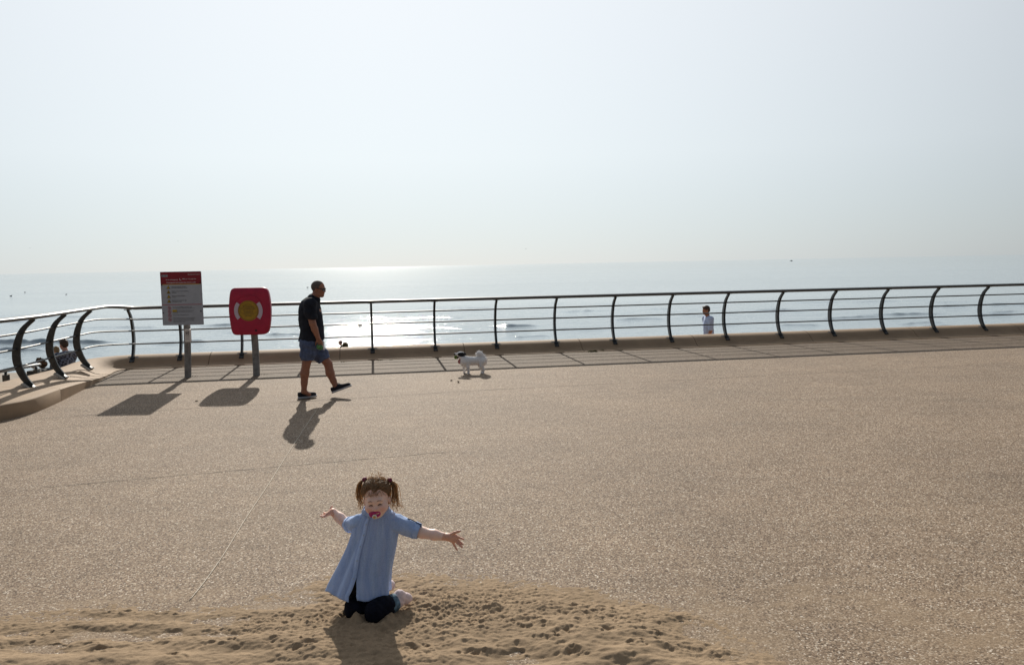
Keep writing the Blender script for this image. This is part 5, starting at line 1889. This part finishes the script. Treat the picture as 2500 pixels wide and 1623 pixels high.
# birds
M_BIRD = mat('dark_plumage', (.05, .05, .05), .8)
M_GULL = mat('grey_plumage', (.22, .22, .22), .8)
def gull(px, py, Y, span, bank, flap, label, m):
    p = P(px, py, Y)
    t = thing('bird', label, 'bird', p, 'birds in the sky')
    L = span * .4
    S = SDF(span * .02)
    S.rc(p + V(-L * .4, 0, 0), p + V(L * .3, 0, .01), span * .035, span * .06, .02)
    S.rc(p + V(L * .3, 0, .01), p + V(L * .55, 0, .03), span * .05, span * .02, .02)
    obj('body', S.mesh(), m, t)
    for sy in (-1, 1):
        d = V(.25 * sy, 0, 0) + V(0, -.8 * sy, 0) * .3
        side = unit(V(math.cos(bank), .45, math.sin(bank) + 0)) * sy
        mb = MB()
        pts = [p, p + side * span * .22 + V(0, 0, span * flap * .55), p + side * span * .5 + V(-span * .08, 0, span * flap * .30)]
        ch = [span * .12, span * .11, span * .015]
        rings = [[q + V(c_ * .6, 0, .0), q + V(0, 0, c_ * .10), q + V(-c_ * .6, 0, 0), q + V(0, 0, -c_ * .05)] for q, c_ in zip(pts, ch)]
        mb.loft(rings, cap=True)
        obj('wing', mb.vf, m, t)
gull(73, 606, 300, .75, .2, .25, 'dark bird low in the sky at the far left', M_BIRD)
gull(435, 589, 420, .9, -.55, .1, 'faint grey bird gliding above the warning sign', M_GULL)
gull(1284, 608, 380, .9, .1, .35, 'grey bird low in the sky above the middle of the sea', M_GULL)
def swimmer(px, py, L, label, flip=1):
    p = G(px, py, SEA_Z)
    S = SDF(max(.012, L * .02))
    f_ = float(flip)
    S.rc(p + V(-L * .4 * f_, 0, .10 * L), p + V(L * .15 * f_, 0, .09 * L), L * .10, L * .17, .06)
    S.rc(p + V(L * .2 * f_, 0, .12 * L), p + V(L * .34 * f_, 0, .38 * L), L * .09, L * .07, .05)
    S.rc(p + V(L * .34 * f_, 0, .40 * L), p + V(L * .46 * f_, 0, .37 * L), L * .075, L * .03, .03)
    S.rc(p + V(-L * .4 * f_, 0, .12 * L), p + V(-L * .6 * f_, 0, .2 * L), L * .06, L * .02, .03)
    tag(obj('sea_bird', S.mesh(), M_BIRD, loc=p), label, 'bird', 'birds on the water')
swimmer(27, 723, .75, 'dark bird on the water at the far left, nearest the picture edge')
swimmer(61, 714, .60, 'dark bird on the water, second from the left edge', -1)
swimmer(162, 719, .55, 'tiny dark bird on the water between the left edge and the warning sign')
swimmer(751, 702, .65, 'dark bird on the water just left of the walking man\'s head')
swimmer(878, 795, .55, 'dark bird on the water right of the walking man, below the middle thin rail', -1)
swimmer(834, 736, .40, 'little dark bird on the water just above the top rail right of the walking man')
# far boat
bq = G(1932, 637.5, SEA_Z)
bt = thing('boat', 'tiny dark boat just below the horizon on the right', 'boat', (bq[0], bq[1], SEA_Z))
mb = MB()
rings = []
for x, w_, zb, zt in ((-3.6, .9, -.3, 1.0), (-2, 1.2, -.4, 1.0), (1, 1.2, -.4, 1.1), (3, .7, -.3, 1.35), (3.9, .05, .6, 1.5)):
    rings.append([V(bq[0] + x, bq[1] - w_, SEA_Z + zt), V(bq[0] + x, bq[1] - w_ * .6, SEA_Z + zb), V(bq[0] + x, bq[1] + w_ * .6, SEA_Z + zb), V(bq[0] + x, bq[1] + w_, SEA_Z + zt)])
mb.loft(rings, cap=True)
obj('hull', mb.vf, mat('dark_hull', (.06, .07, .08), .6), bt)
obj('cabin', MB().box((bq[0] - .3, bq[1], SEA_Z + 1.8), (2.0, 1.6, 1.5)).vf, mat('grey_cabin', (.15, .16, .17), .6), bt, smooth=False)
